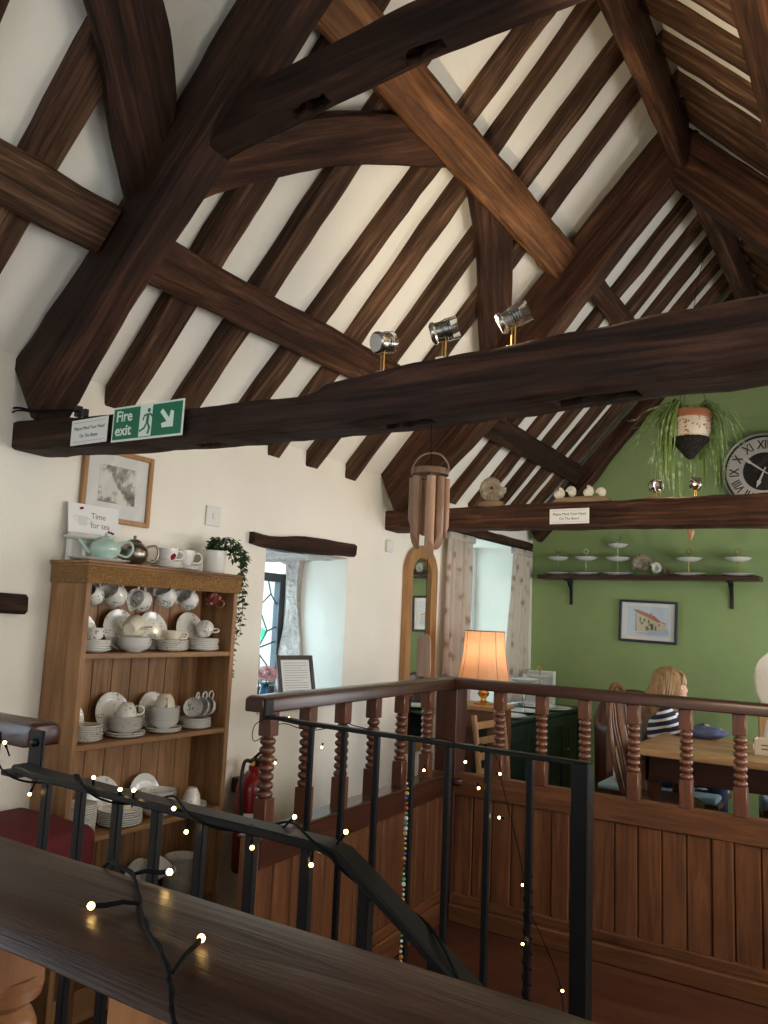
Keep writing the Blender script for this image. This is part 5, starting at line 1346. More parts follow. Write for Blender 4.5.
for k in range(8):
    a = 2 * PI * k / 8 + .2; mb.tube([(r * math.cos(a), r * math.sin(a), z) for z, r in ((.137, .1525), (.20, .1395), (.28, .1265), (.36, .1195), (.419, .1165))], .0016, 5)
mb.build('shade_braid', simple('braid', (.34, .17, .07), .8), sh)
MB().ball((0, 0, .265), .026, 14).build('bulb', M['lamp_bulb'], t)
mb = MB(); mb.tube([(0, 0, .19), (0, 0, .24)], .011, 10); mb.build('bulb_holder', M['brass'], t)

# ladder-back chair by the lamp
def seat_legs(t, w, d, zs, mat, seatmat, th=.03):
    MB().box(-d / 2, d / 2, -w / 2, w / 2, zs - th, zs, .008, 2).build('seat', seatmat, t, smooth=60)
t = thing('ladder_back_chair', 'honey ladder-back chair beside the lamp table', 'chair', (-1.69, 4.09, 0), math.radians(-4))
seat_legs(t, .36, .34, .43, M['honey'], M['honey'])
for sy in (-.16, .16):
    MB().tube([(.15, sy, .42), (.16, sy, 0)], [.017, .014], 10).build('leg', M['honey'], t)
    MB().tube(catmull([(-.16, sy, 0), (-.155, sy, .43), (-.175, sy, .64), (-.20, sy, .815)], 4), .015, 10).build('leg', M['honey'], t)
for k in range(4):
    z = .50 + .078 * k; x = -.158 - .045 * (k / 3) - .005
    mb = MB(); mb.box(x - .006, x + .006, -.155, .155, z, z + .04, .004); mb.build('back_slat', M['honey'], t, smooth=None)
for sy in (-.16, .16): MB().tube([(.155, sy, .2), (-.157, sy, .2)], .009, 8).build('stretcher', M['honey'], t)
MB().tube([(.155, -.16, .26), (.155, .16, .26)], .009, 8).build('stretcher', M['honey'], t)

# ------------------------------------------------------------------ green cabinet below the window
GX, GY0, GY1, GZ = -1.95, 4.48, 5.86, .728
t = thing('green_cabinet', 'dark green panelled cabinet under the curtained window', 'cabinet', (-2.17, 5.17, 0))
MB().box(W + .003, GX - .012, GY0 + .01, GY1 - .005, .06, GZ - .02).build('carcass', M['cabinet'], t, True, smooth=None)
MB().box(W + .003, GX + .012, GY0 - .012, GY1, GZ - .022, GZ, .005).build('cabinet_top', M['cabinet'], t, True, smooth=None)
MB().box(W + .003, GX - .02, GY0 + .02, GY1 - .02, 0, .06).build('plinth', M['cabinet'], t, True, smooth=None)
for k in range(4):
    a = GY0 + .02 + k * (GY1 - GY0 - .03) / 4; b = a + (GY1 - GY0 - .03) / 4 - .008
    mb = MB()
    for q in ((a, a + .055, .075, GZ - .035), (b - .055, b, .075, GZ - .035), (a + .055, b - .055, .075, .14), (a + .055, b - .055, GZ - .10, GZ - .035)): mb.box(GX - .012, GX + .004, q[0], q[1], q[2], q[3], .002)
    mb.box(GX - .012, GX - .004, a + .05, b - .05, .13, GZ - .09); mb.box(GX - .006, GX, a + .075, b - .075, .165, GZ - .125, .005)
    d = mb.build('door', M['cabinet'], t, True, smooth=None)
    MB().ball((GX + .012, b - .028 if k % 2 == 0 else a + .028, .46), .011, 10).build('knob', M['brass'], d, True)
mb = MB(); yb = GY0 + .01
for q in ((W + .01, W + .07, .075, GZ - .03), (GX - .075, GX - .015, .075, GZ - .03), (W + .07, GX - .075, .075, .14), (W + .07, GX - .075, GZ - .10, GZ - .03)): mb.box(q[0], q[1], yb - .012, yb, q[2], q[3], .002)
mb.build('end_panel', M['cabinet'], t, True, smooth=None)
plate('large white plate on the green cabinet, the end by the lamp', .135, (-2.06, 4.72, GZ + .0005), M['white'], name='serving_plate', deep=.018)
tiered('two-tier cake stand on the green cabinet, near its middle', (-2.09, 5.10, GZ + .0005), 2, .125, (0, .195), .017)
plate('large white plate at the gable end of the green cabinet', .14, (-2.02, 5.44, GZ + .0005), M['white'], name='serving_plate', deep=.018)
tiered('cake stand at the gable end of the green cabinet, before the white tray', (-2.14, 5.50, GZ + .0005), 2, .125, (0, .20), .017, True)
t = thing('white_tray', 'white wooden tray standing upright behind the cake stands', 'tray', (-2.27, 5.72, GZ + .001))
mb = MB(); mb.box(-.10, .16, -.02, .0, 0, .25, .003); mb.build('base_board', M['mount'], t, smooth=None)
mb = MB()
for q in ((-.11, -.10, 0, .25), (.16, .17, 0, .25), (-.10, .16, -.0, .012), (-.10, .16, .238, .25)): mb.box(q[0], q[1], -.045, .002, q[2], q[3], .002)
mb.build('tray_rim', M['mount'], t, smooth=None)
t = thing('menu_holder', 'white stepped card holder on the window end of the cabinet', 'card holder', (-2.30, 4.82, GZ + .001))
MB().box(-.05, .05, -.12, .12, 0, .06, .003).build('base', M['mount'], t, smooth=None); MB().box(-.045, -.035, -.11, .11, .055, .17, .002).build('card', M['paper'], t, smooth=None)

# ------------------------------------------------------------------ dining furniture
TX0, TX1, TY0, TY1, TZ = -1.11, .62, 4.05, 4.78, .735
t = thing('dining_table', 'long pine-topped dining table with dark apron', 'table', (-.25, 4.4, 0))
mb = MB(); n = 5
for k in range(n):
    a = TY0 + (TY1 - TY0) * k / n; mb.box(TX0, TX1, a + .0008, a + (TY1 - TY0) / n - .0008, TZ - .034, TZ, .003)
mb.build('table_top', M['pine_x'], t, True, smooth=None)
mb = MB()
for q in ((TX0 + .07, TX1 - .07, TY0 + .06, TY0 + .085), (TX0 + .07, TX1 - .07, TY1 - .085, TY1 - .06), (TX0 + .06, TX0 + .085, TY0 + .06, TY1 - .06), (TX1 - .085, TX1 - .06, TY0 + .06, TY1 - .06)): mb.box(*q, TZ - .15, TZ - .034)
mb.build('apron', M['rail_x'], t, True, smooth=None)
for x in (TX0 + .10, TX1 - .10):
    for y in (TY0 + .10, TY1 - .10):
        mb = MB(); mb.box(x - .038, x + .038, y - .038, y + .038, TZ - .16, TZ - .034, .004); mb.lathe([(.03, 0), (.034, .05), (.022, .09), (.034, .25), (.038, .42), (.024, .50), (.034, .54), (.034, .575)], (x, y, 0), 18); mb.build('leg', M['rail_z'], t, True)
# windsor chair at the table end
t = thing('windsor_chair', 'dark Windsor chair with hooped spindle back at the table end', 'chair', (-1.03, 4.42, 0), math.radians(-4))
mb = MB(); mb.lathe([(0, .41), (.17, .41), (.19, .425), (.19, .44), (.17, .45), (.0, .443)], n=28, caps=False, sx=1.05, sy=1.08); mb.build('seat', M['chair'], t)
for sx in (-1, 1):
    for sy in (-1, 1): MB().tube([(sx * .11, sy * .12, .42), (sx * .14, sy * .15, .22), (sx * .17, sy * .18, 0)], [.014, .020, .013], 10).build('leg', M['chair'], t)
for sy in (-1, 1): MB().tube([(.145, sy * .155, .17), (-.145, sy * .155, .17)], [.011, .011], 8).build('stretcher', M['chair'], t)
MB().tube([(0, -.155, .17), (0, .155, .17)], .011, 8).build('stretcher', M['chair'], t)
hp = [(-.15, -.155, .44), (-.19, -.185, .62), (-.225, -.175, .82), (-.25, -.10, .965), (-.258, 0, 1.005), (-.25, .10, .965), (-.225, .175, .82), (-.19, .185, .62), (-.15, .155, .44)]
MB().tube(catmull(hp, 6), .0135, 10).build('back_hoop', M['chair'], t)
for y in (-.12, -.08, .08, .12): MB().tube([(-.155, y * .8, .44), (-.225, y, .80), (-.248 + abs(y) * .12, y * 1.0, .985 - abs(y) * .6)], .006, 8).build('spindle', M['chair'], t)
mb = MB(); mb.prism([(-.150, -.018, .445), (-.17, -.03, .55), (-.20, -.022, .66), (-.225, -.035, .80), (-.25, -.026, .99), (-.25, .026, .99), (-.225, .035, .80), (-.20, .022, .66), (-.17, .03, .55), (-.150, .018, .445)], (-.009, 0, .002)); mb.build('back_splat', M['chair'], t, smooth=None)
# tub chair in brown leather
t = thing('tub_chair', 'low brown leather tub chair behind the Windsor chair', 'chair', (-1.39, 5.42, 0), math.radians(-60))
MB().box(-.20, .24, -.19, .19, .30, .44, .04, 3).build('seat', M['leather'], t, smooth=60)
mb = MB(); pa = []
rings = []
for i in range(25):
    a = math.radians(62 + 236 * i / 24); c, s_ = math.cos(a), math.sin(a); top = .70 + .20 * max(0, -c) ** 1.0
    ring = []
    for rr, z in ((.235, .16), (.235, top - .035), (.25, top - .008), (.275, top), (.30, top - .012), (.31, top - .04), (.30, .16)): ring.append(mb.bm.verts.new((c * rr, s_ * rr, z)))
    rings.append(ring)
for A, B in zip(rings, rings[1:]):
    for i in range(7): mb.face((A[i], A[(i + 1) % 7], B[(i + 1) % 7], B[i]))
mb.face(rings[0]); mb.face(rings[-1][::-1]); mb.build('wrap_back', M['leather'], t, smooth=60)
for sx in (-.17, .19):
    for sy in (-.17, .17): MB().tube([(sx, sy, .32), (sx * 1.05, sy * 1.05, 0)], [.018, .013], 10).build('leg', M['chair'], t)
# cushioned bench the person sits on
t = thing('bench', 'wooden bench with pale blue seat pad, under the person', 'bench', (-1.06, 4.86, 0))
MB().box(-.40, .26, -.21, .21, .375, .40, .004).build('seat_board', M['chair'], t, smooth=None)
MB().box(-.39, .25, -.22, .20, .40, .435, .016, 3).build('seat_pad', M['bluecloth'], t, smooth=60)
for sx in (-.36, .22):
    for sy in (-.18, .18): MB().box(sx - .02, sx + .02, sy - .02, sy + .02, 0, .375, .003).build('leg', M['chair'], t, smooth=None)
for sy in (-.18, .18): MB().box(-.34, .20, sy - .012, sy + .012, .32, .375, .003).build('rail', M['chair'], t, smooth=None)
t = thing('cushion', 'beige patterned cushion standing behind the striped jersey', 'cushion', (-1.335, 4.86, .605)); t.rotation_euler = (0, math.radians(12), 0)
mb = MB(); n = 14
for sgn in (-1, 1):
    g = [[mb.bm.verts.new((sgn * .055 * max(0, (1 - abs(2 * i / n - 1) ** 2.4)) ** .6 * max(0, (1 - abs(2 * j / n - 1) ** 2.4)) ** .6, (i / n - .5) * .34, (j / n - .5) * .34)) for j in range(n + 1)] for i in range(n + 1)]
    for i in range(n):
        for j in range(n): mb.face((g[i][j], g[i + 1][j], g[i + 1][j + 1], g[i][j + 1]))
bmesh.ops.remove_doubles(mb.bm, verts=mb.bm.verts[:], dist=1e-5); mb.build('cover', M['creamcloth'], t, smooth=60)
# chair with tall padded back
t = thing('padded_chair', 'tall chair with a rounded cream padded back and blue seat', 'chair', (-.44, 4.98, 0), math.radians(-80))
MB().box(-.20, .21, -.20, .20, .395, .45, .02, 3).build('seat_pad', M['bluecloth'], t, smooth=60)
MB().box(-.20, .20, -.20, .20, .35, .395, .004).build('seat_frame', M['chair'], t, smooth=None)
for sx in (-.18, .18):
    for sy in (-.18, .18): MB().tube([(sx, sy, .36), (sx * 1.05, sy * 1.05, 0)], [.019, .015], 10).build('leg', M['chair'], t)
mb = MB(); n = 20; pr = []
for i in range(n + 1):
    a = PI * i / n; pr.append((.215 * math.cos(a), 1.06 + .19 * math.sin(a)))
pr = [(.17, .90), (.205, .97)] + pr + [(-.205, .97), (-.17, .90)]
mb.prism([(-.20, u, v) for u, v in pr], (-.06, 0, 0)); bmesh.ops.bevel(mb.bm, geom=mb.bm.edges[:], offset=.016, segments=3, affect='EDGES', profile=.5); mb.build('padded_back', M['creamcloth'], t, smooth=60)
mb = MB(); mb.box(-.255, -.20, -.24, .24, .855, .91, .010, 2); mb.build('back_rail', M['honey'], t, smooth=60)
for sy in (-.17, .17): MB().box(-.245, -.205, sy - .02, sy + .02, .35, .89, .004).build('back_post', M['honey'], t, smooth=None)
# things on the table
t = thing('condiment_box', 'cream box on the pine table, at the picture edge', 'box', (-.50, 4.34, TZ + .001))
mb = MB(); mb.box(-.075, .075, -.045, .045, 0, .006); 
for q in ((-.075, -.069, -.045, .045), (.069, .075, -.045, .045), (-.069, .069, -.045, -.039), (-.069, .069, .039, .045)): mb.box(*q, .006, .075, .002)
mb.build('box_body', simple('cream_enamel', (.66, .58, .45), .45), t, smooth=None)
mb = MB()
for k in range(2): mb.box(-.045, .045 - .02 * k, -.0462, -.0452, .045 - .018 * k, .050 - .018 * k)
mb.build('faded_band', M['leather'], t, smooth=None)
t = thing('sauce_jar', 'small jar with a red lid beside the cream box', 'jar', (-.58, 4.50, TZ + .001))
MB().lathe([(0, 0), (.026, 0), (.028, .005), (.028, .028), (.022, .034), (0, .034)], n=20, caps=False).build('jar', M['clear'], t); MB().lathe([(0, .034), (.026, .034), (.027, .038), (.027, .048), (.024, .051), (0, .051)], n=20, caps=False).build('lid', M['red'], t)
mb = MB(); mb.lathe([(.050, 0), (.046, .04), (.030, .11), (.012, .17), (.004, .19)], n=20, sx=1, sy=.7)
o = mb.build('folded_napkin', M['paper'], smooth=60); o.location = (-.53, 4.60, TZ + .001); tag(o, 'white cone-folded napkin standing behind the cream box', 'napkin')

# ------------------------------------------------------------------ the seated person
def grow(mb, chains):
    """limbs and trunk as tapering closed tubes with round joints, later fused into one skin"""
    for ci, ch in enumerate(chains):
        pts = [V(c[0]) for c in ch]; rs = [c[1] for c in ch]
        P_, R_ = [], []
        for i in range(len(pts) - 1):
            for k in range(5):
                u = k / 5; P_.append(pts[i].lerp(pts[i + 1], u)); R_.append(rs[i] + (rs[i + 1] - rs[i]) * u)
        P_.append(pts[-1]); R_.append(rs[-1])
        mb.tube(P_, R_, 18)
        for p, r in zip(pts, rs): mb.ball(p, r, 14)
def remeshed(mb, name, mat, parent, vox=.006, smooth_it=6, solid=None):
    me = bpy.data.meshes.new(name); bmesh.ops.recalc_face_normals(mb.bm, faces=mb.bm.faces[:]); mb.bm.to_mesh(me); mb.bm.free()
    o = bpy.data.objects.new(name, me); COL.objects.link(o)
    r = o.modifiers.new('r', 'REMESH'); r.mode = 'VOXEL'; r.voxel_size = vox
    s = o.modifiers.new('s', 'SMOOTH'); s.iterations = smooth_it; s.factor = .5
    dg = bpy.context.evaluated_depsgraph_get(); out = bpy.data.meshes.new_from_object(o.evaluated_get(dg)); bpy.data.objects.remove(o)
    out.materials.clear(); out.materials.append(mat)
    for p in out.polygons: p.use_smooth = True
    q = bpy.data.objects.new(name, out); COL.objects.link(q); q.parent = parent; return q
PB = V((-1.135, 4.86, .435))       # on the bench pad
person = thing('person', 'seated person with blond hair and navy striped jersey, looking along the table', 'person', PB, math.radians(14)); person.scale = (1.0, 1.0, .985)
pel, chest, nk, hd = (0, 0, .085), (.012, -.003, .31), (.02, 0, .455), (.045, 0, .56)
shR, shL = (.02, -.115, .405), (.02, .115, .405)
elR, elL = (.105, -.150, .262), (.10, .15, .262)
wrR, wrL = (.225, -.115, .335), (.235, .09, .335)
hipR, hipL = (.01, -.062, .075), (.01, .062, .075)
knR, knL = (.285, -.085, .075), (.285, .075, .075)
anR, anL = (.295, -.09, -.36), (.30, .075, -.36)
toR, toL = (.385, -.095, -.405), (.39, .08, -.405)
def lp(a, b, t_): return tuple(V(a).lerp(V(b), t_))
body_ch = [[(pel, .085), (lp(pel, chest, .5), .080), (chest, .088), (lp(chest, nk, .55), .066), (nk, .034), (lp(nk, hd, .5), .034), (hd, .06)],
           [(chest, .092), (shR, .042), (lp(shR, elR, .5), .034), (elR, .028), (lp(elR, wrR, .5), .027), (wrR, .019)],
           [(chest, .092), (shL, .042), (lp(shL, elL, .5), .034), (elL, .028), (lp(elL, wrL, .5), .027), (wrL, .019)],
           [(pel, .085), (hipR, .068), (lp(hipR, knR, .5), .058), (knR, .046), (lp(knR, anR, .35), .044), (anR, .026), (toR, .022)],
           [(pel, .085), (hipL, .068), (lp(hipL, knL, .5), .058), (knL, .046), (lp(knL, anL, .35), .044), (anL, .026), (toL, .022)]]
mb = MB(); grow(mb, body_ch)
def hand(mb, w, side):
    w = V(w); f = V((.98, .12 * side, -.05)).normalized(); s = V((-f.y, f.x, 0)); dn = V((0, 0, -1))
    pal = w + f * .035 - V((0, 0, .004))
    mb.ball(pal, .03, 10, (1.15, .95, .42))
    mb.ball(w + f * .008, .019, 8)
    for k, (o_, L_) in enumerate(((-.021, .040), (-.007, .046), (.007, .043), (.021, .034))):
        b = pal + f * .026 + s * o_
        mb.tube([b - f * .012, b + f * L_ * .45 + V((0, 0, .003)), b + f * L_ * .8 + dn * .004, b + f * L_ * 1.0 + dn * .012], [.0068, .0064, .0058, .0045], 8)
    th = pal + s * (.024 * side)
    mb.tube([th - f * .014, th + f * .006 + s * .014 * side, th + f * .028 + s * .020 * side + dn * .003], [.0085, .0075, .0055], 8)
hand(mb, wrR, 1); hand(mb, wrL, -1)
# head: skull, jaw, nose, lips, ears; facing +X
hc = V(hd)
mb.ball(hc + V((-.008, 0, .018)), .088, 20, (1.02, .86, 1.0)); mb.ball(hc + V((.022, 0, -.028)), .066, 16, (.98, .86, 1.02)); mb.ball(hc + V((.048, 0, -.068)), .026, 10, (1, 1.1, .8))
mb.tube([hc + V((.076, 0, .012)), hc + V((.083, 0, -.008)), hc + V((.087, 0, -.020))], [.008, .009, .010], 8); mb.ball(hc + V((.082, 0, -.022)), .010, 8, (1, 1.3, .8))
mb.ball(hc + V((.080, 0, -.044)), .014, 8, (.7, 1.4, .45)); mb.ball(hc + V((.078, 0, -.053)), .013, 8, (.7, 1.2, .5))
for sy in (-1, 1):
    mb.ball(hc + V((-.006, sy * .078, -.012)), .022, 8, (.7, .3, 1.1)); mb.ball(hc + V((.058, sy * .034, -.022)), .026, 8, (.8, .9, .8))
remeshed(mb, 'body', M['skin'], person, .0045, 4)
for sy in (-1, 1):
    e = MB().ball(hc + V((.0715, sy * .030, .004)), .0088, 10).build('eye', M['white'], person); MB().ball(hc + V((.0780, sy * .0315, .004)), .0042, 8).build('iris', M['black'], e)
# jersey
jc = [[(lp(pel, chest, .05), .094), (lp(pel, chest, .5), .092), (chest, .099), (lp(chest, nk, .55), .076), (lp(chest, nk, .80), .046)],
      [(chest, .102), (shR, .051), (lp(shR, elR, .5), .043), (elR, .037), (lp(elR, wrR, .5), .034), (lp(elR, wrR, .92), .028)],
      [(chest, .102), (shL, .051), (lp(shL, elL, .5), .043), (elL, .037), (lp(elL, wrL, .5), .034), (lp(elL, wrL, .92), .028)]]
mb = MB(); grow(mb, jc); remeshed(mb, 'striped_jersey', M['stripes'], person, .007, 4)
tc_ = [[(pel, .092), (hipR, .075), (lp(hipR, knR, .5), .064), (knR, .052), (lp(knR, anR, .4), .048), (lp(knR, anR, .93), .036)], [(pel, .092), (hipL, .075), (lp(hipL, knL, .5), .064), (knL, .052), (lp(knL, anL, .4), .048), (lp(knL, anL, .93), .036)]]
mb = MB(); grow(mb, tc_); remeshed(mb, 'trousers', M['denim'], person, .008, 3)
for q, w_ in ((toR, anR), (toL, anL)):
    mb = MB(); f = V(q) - V(w_); mb.ball(V(w_).lerp(V(q), .55) + V((.01, 0, -.005)), .04, 14, (1.75, .85, .72)); mb.build('shoe', M['leather'], person)
# hair to the shoulders
mb = MB(); random.seed(17)
tmp = bmesh.new(); bmesh.ops.create_uvsphere(tmp, u_segments=28, v_segments=18, radius=.098)
for v in tmp.verts: v.co = V((v.co.x * 1.0, v.co.y * .90, v.co.z * .98))
bmesh.ops.delete(tmp, geom=[v for v in tmp.verts if (v.co.x > .048 and v.co.z < .062) or v.co.z < -.06], context='VERTS')
for v in tmp.verts: v.co += hc + V((-.010, 0, .018))
mb.merge(tmp)
for k in range(330):
    a = math.radians(random.uniform(48, 312)); c, s_ = math.cos(a), math.sin(a)
    top = hc + V((-.008 + .012 * rnd(1), .0 + .02 * rnd(1), .114 + .004 * rnd(1)))
    p1 = hc + V((-.010 + c * .070, s_ * .066, .092)); p2 = hc + V((-.012 + c * .096, s_ * .087, .02))
    end = random.uniform(-.150, -.07) - (.03 if c < -.2 else 0)
    p3 = hc + V((-.026 + c * (.097 + rnd(.014)), s_ * (.089 + rnd(.014)), -.05)); p4 = hc + V((-.046 + c * (.094 + rnd(.03)) + rnd(.012), s_ * (.086 + rnd(.03)), end))
    pts = catmull([top, p1, p2, p3, p4], 3); mb.tube(pts, [.003] + [random.uniform(.0032, .0058)] * (len(pts) - 3) + [.0035, .001], 5)
for k in range(34):   # fringe
    y = rnd(.062); mb.tube(catmull([hc + V((.0, y * .5, .112)), hc + V((.062, y * .9, .086)), hc + V((.084 - abs(y) * .35, y * 1.1, .045)), hc + V((.086 - abs(y) * .45, y * 1.15, .018))], 3), [.005] * 8 + [.004, .0015], 5)
mb.build('hair', M['hair'], person, smooth=60)
# blue cloth lying on the table edge beside the arms
mb = MB(); tmp = bmesh.new(); bmesh.ops.create_uvsphere(tmp, u_segments=30, v_segments=16, radius=1)
for v in tmp.verts:
    q = v.co.copy(); f = 1 + .16 * noise.noise(q * 2.1) + .10 * noise.noise(q * 5)
    v.co = V((q.x * .115 * f, q.y * .06 * f, max(-.9, q.z) * .035 * f + .034))
mb.merge(tmp); o = mb.build('folded_jacket', simple('slate_blue_cloth', (.085, .105, .20), .85), smooth=70); o.location = (-.875, 4.70, TZ + .001); tag(o, 'crumpled slate-blue jacket lying on the pine table', 'jacket')

# ------------------------------------------------------------------ string lights
def bulb(parent, p, d, s=1.0):
    d = V(d).normalized(); p = V(p)
    b = MB().tube([p, p + d * .010 * s], .0026 * s, 8).build('bulb_holder', M['cable'], parent, True)
    MB().ball(p + d * .0135 * s, .0036 * s, 10, (1, 1, 1)).build('bulb', M['bulb_warm'], b, True)
t = thing('string_lights', 'dark cable with glowing warm bulbs lying across the worn handrail', 'string lights', (-.52, .49, 1.053))
def fg(x, y, lift=.0022): return V((x, y, 1.0515 + lift))
main = catmull([V((-.80, .62, .95)), V((-.72, .585, 1.01)), V((-.672, .562, 1.046)), fg(-.647, .549), fg(-.602, .535), fg(-.542, .491), fg(-.496, .459), fg(-.455, .436), V((-.430, .421, 1.049)), V((-.412, .408, 1.040)), V((-.394, .400, 1.015)), V((-.375, .398, .96)), V((-.36, .40, .90))], 6)
mb = MB(); mb.tube(main, .0017, 7)
mb.tube([p + V((.0018 * math.sin(i * 1.1), .0018 * math.cos(i * 1.1), .0016)) for i, p in enumerate(main)], .0011, 6)
mb.build('cable', M['cable'], t, True)
for (a, b) in (((-.542, .491), (-.556, .467)), ((-.424, .418), (-.441, .456)), ((-.606, .540), (-.588, .551))):
    pa, pb = fg(*a, .003), fg(*b, .005)
    MB().tube([pa, pa.lerp(pb, .5) + V((0, 0, .002)), pb], [.0016, .0019, .0022], 7).build('lamp_lead', M['cable'], t, True)
    bulb(t, pb, pb - pa, .85)
t = thing('string_lights', 'warm string lights wound along the bending black metal handrail', 'string lights', (-1.1, AY, .96))
pts = []
xs = [-1.62 + .012 * i for i in range(100)]
for i, x in enumerate(xs):
    if x > -.43: break
    zc = .970 if x < -.69 else .970 - .63 * (x + .69) - .006
    ph = (x + 1.62) * 2 * PI / .26
    pts.append((x, AY + .026 * math.cos(ph), zc + .015 * math.sin(ph) + (.05 if x < -1.55 else 0)))
mb = MB(); mb.tube(pts, .0021, 6); mb.build('cable', M['cable'], t, True)
for (x, dy, dz, d) in ((-1.50, -.02, .045, (.2, -.5, .8)), (-1.41, -.015, -.02, (-.2, -.3, -1)), (-1.24, -.01, .01, (.2, -.2, 1)), (-1.155, -.02, .006, (.5, -.4, .8)), (-1.12, -.02, .008, (.4, -.3, 1)), (-1.0, -.022, .004, (-.4, -.8, .3)), (-.985, -.02, -.016, (.4, -.5, -.7)),
                       (-.845, -.02, -.014, (.5, -.4, -1)), (-.80, .012, .012, (.7, .3, .8)), (-.69, .0, .012, (.7, -.2, .8)), (-.735, -.01, -.02, (.1, -.2, -1)), (-.52, .01, -.09, (.8, .2, .5))):
    zc = .970 if x < -.69 else .970 - .63 * (x + .69)
    p = V((x, AY + dy, zc + dz)); bulb(t, p, d, .95)
    MB().tube([p, p - V(d).normalized() * .022], .0016, 6).build('lamp_lead', M['cable'], t, True)
t = thing('string_lights', 'string lights trailing from the level black rail down before the oak panels', 'string lights', (-1.0, BY, .98))
pts = [(-1.60, 1.93, 1.0), (-1.68, 1.93, .96), (-1.72, 1.98, .90), (-1.64, 2.0, .96), (-1.52, 1.95, .965), (-1.44, 1.93, .97), (-1.33, 1.93, 1.0), (-1.30, 1.915, .999), (-1.15, 1.93, .985), (-1.0, 1.905, .995), (-.93, 1.93, .975), (-.90, 1.915, .995), (-.865, 1.94, .96), (-.86, 1.96, .90), (-.83, 1.95, .82), (-.80, 1.95, .72), (-.775, 1.94, .62), (-.74, 1.95, .55), (-.70, 1.96, .46), (-.68, 1.95, .36), (-.67, 1.95, .30)]
mb = MB(); mb.tube(catmull(pts, 5), .0014, 6)
hel = [(-.765 + .011 * math.cos(i * .8), BY + .011 * math.sin(i * .8), .70 - .0045 * i) for i in range(120)]
mb.tube(hel, .0022, 6); mb.build('cable', M['cable'], t, True)
for p, d in (((-1.55, 1.935, .985), (.3, -.5, .6)), ((-1.40, 1.91, .94), (-.2, -.2, -1)), ((-1.62, 1.97, .86), (0, -.3, -1)), ((-1.455, 1.92, .86), (0, -.4, -1)), ((-1.05, 1.89, .925), (0, -.3, -1)), ((-.93, 1.89, .962), (0, -.3, -1)), ((-.90, 1.90, .90), (.4, -.3, -1)), ((-.85, 1.90, .93), (1, -.3, .1)), ((-.845, 1.945, .815), (-1, -.2, 0)), ((-.79, 1.94, .68), (.2, -.4, -1)), ((-.76, 1.90, .555), (-.4, -.5, -.3)), ((-.70, 1.95, .445), (1, -.2, .2)), ((-.68, 1.95, .31), (-.3, -.2, -1))):
    bulb(t, p, d, .95)
t = thing('bead_garland', 'string of coloured glass beads hanging down one bar of the black rail', 'bead garland', (-1.106, BY - .016, .97))
mb = MB(); mb.tube([(0, 0, 0), (0, -.002, -.56)], .0008, 5); mb.build('thread', M['cable'], t)
bc = [simple('bead_%s' % n_, c, .08, trans=.3, coat=.5) for n_, c in (('amber', (.6, .22, .04)), ('red', (.45, .03, .03)), ('clear', (.75, .78, .8)), ('blue', (.04, .09, .5)), ('green', (.08, .30, .10)), ('gold', (.6, .42, .12)))]
random.seed(2)
for k in range(36):
    r = random.choice((.0035, .0045, .006)); MB().ball((rnd(.001), -.001, -.10 - k * .0128), r, 10).build('bead', bc[(2, 0, 5, 3, 0, 1, 4, 2, 4, 2, 5)[k % 11]], t)
# ------------------------------------------------------------------ light
wd = bpy.data.worlds.new('daylight'); SC.world = wd; wd.use_nodes = True
bg = wd.node_tree.nodes['Background']; bg.inputs[0].default_value = (.80, .92, 1.0, 1); bg.inputs[1].default_value = 1.3
def area(name, loc, rot, sx, sy, pw, col):
    l = bpy.data.lights.new(name, 'AREA'); l.shape = 'RECTANGLE'; l.size = sx; l.size_y = sy; l.energy = pw; l.color = col
    o = bpy.data.objects.new(name, l); COL.objects.link(o); o.location = loc; o.rotation_euler = rot; return o
BL = (.72, .86, 1.0)
area('daylight_leaded_window', (W - .53, 3.07, 1.22), (0, -PI / 2, 0), .68, .62, 8, (.58, .78, 1.0))
area('daylight_curtained_window', (W - .53, 5.23, 1.30), (0, -PI / 2, 0), 1.15, .98, 5.5, (.52, .77, 1.0))
area('daylight_window_opposite', (E + .42, 2.5, 1.25), (0, PI / 2, 0), 1.1, 1.0, 20, (1.0, .97, .93))
area('daylight_window_by_viewer', (E + .42, .85, 1.25), (0, PI / 2, 0), 1.1, 1.1, 6, (1.0, .97, .94))
area('daylight_window_far_room', (E + .42, 4.7, 1.28), (0, PI / 2, 0), 1.1, 1.4, 30, (.97, .98, 1.0))
area('added_fill_behind_viewer', (-.7, YF - .32, 1.5), (PI / 2, 0, 0), 1.8, 1.2, 5, (.85, .93, 1.0))  # added fill light behind the viewer, no known window there
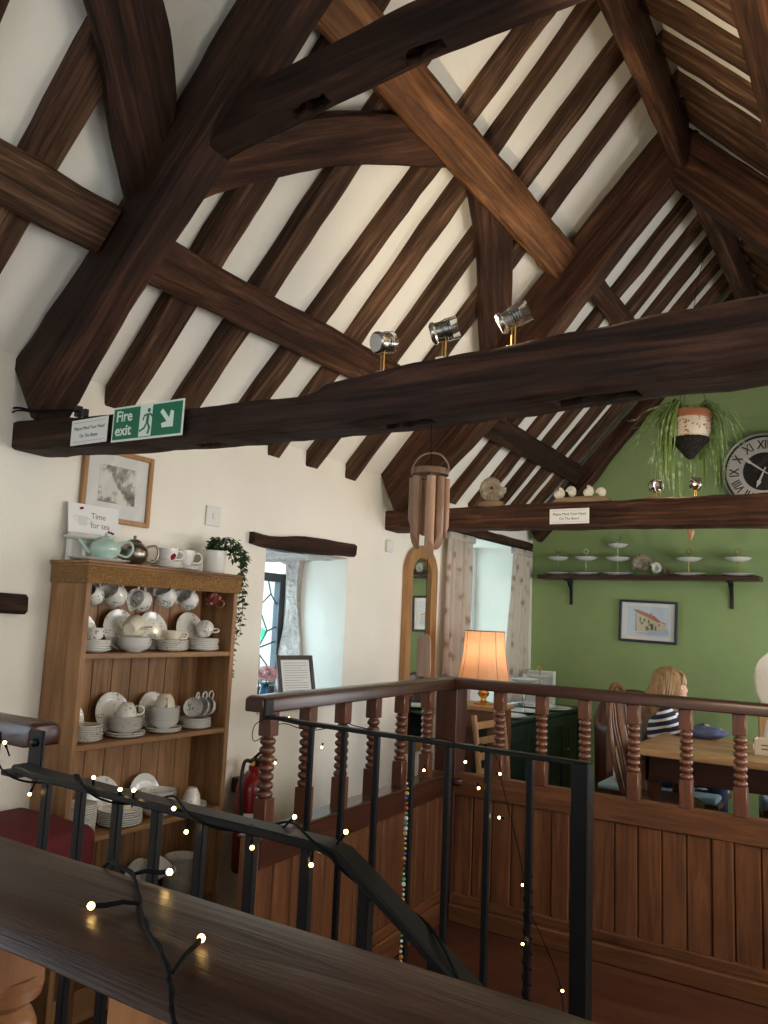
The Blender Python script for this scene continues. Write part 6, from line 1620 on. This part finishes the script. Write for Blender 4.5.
area('daylight_window_beside_viewer', (W - .50, -.25, 1.58), (0, -PI / 2, 0), 1.0, 1.15, 16, (.62, .80, 1.0))
def spot(loc, d, pw, ang, col=(1, .80, .52), r=.02):
    l = bpy.data.lights.new('spot_beam', 'SPOT'); l.energy = pw; l.spot_size = math.radians(ang); l.spot_blend = .6; l.color = col; l.shadow_soft_size = r
    o = bpy.data.objects.new('spot_beam', l); COL.objects.link(o); o.location = loc; o.rotation_euler = V(d).to_track_quat('-Z', 'Y').to_euler(); return o
for (t_, c, d), pw in zip(SP, (48, 40, 34, 8, 8)):
    spot(c + d * .045, d, pw, 130)
l = bpy.data.lights.new('lamp_glow', 'POINT'); l.energy = 1.1; l.color = (1, .70, .44); l.shadow_soft_size = .03
o = bpy.data.objects.new('lamp_glow', l); COL.objects.link(o); o.location = (LX, LY, LZ + .30)

# ------------------------------------------------------------------ camera
F = 790.9
ya, pi_, ro = math.radians(32.684), math.radians(7.771), math.radians(2.521)
fw_ = V((-math.sin(ya) * math.cos(pi_), math.cos(ya) * math.cos(pi_), math.sin(pi_)))
rt = V((math.cos(ya), math.sin(ya), 0)); up = rt.cross(fw_)
r2 = rt * math.cos(ro) + up * math.sin(ro); u2 = -rt * math.sin(ro) + up * math.cos(ro)
cam = bpy.data.cameras.new('camera'); cam.sensor_fit = 'VERTICAL'; cam.sensor_height = 36; cam.lens = F * 36 / 1024; cam.clip_start = .05
co = bpy.data.objects.new('camera', cam); COL.objects.link(co)
co.matrix_world = Matrix.Translation((0, 0, H)) @ Matrix((r2, u2, -fw_)).transposed().to_4x4()
SC.camera = co
SC.view_settings.view_transform = 'Standard'; SC.view_settings.look = 'None'; SC.view_settings.gamma = 1; SC.view_settings.use_curve_mapping = False
SC.view_settings.exposure = 0.30
SC.cycles.use_denoising = True
SC.cycles.max_bounces = 8; SC.cycles.diffuse_bounces = 5; SC.cycles.glossy_bounces = 4; SC.cycles.transmission_bounces = 6; SC.cycles.transparent_max_bounces = 8
SC.cycles.sample_clamp_indirect = 6; SC.cycles.caustics_reflective = False; SC.cycles.caustics_refractive = False
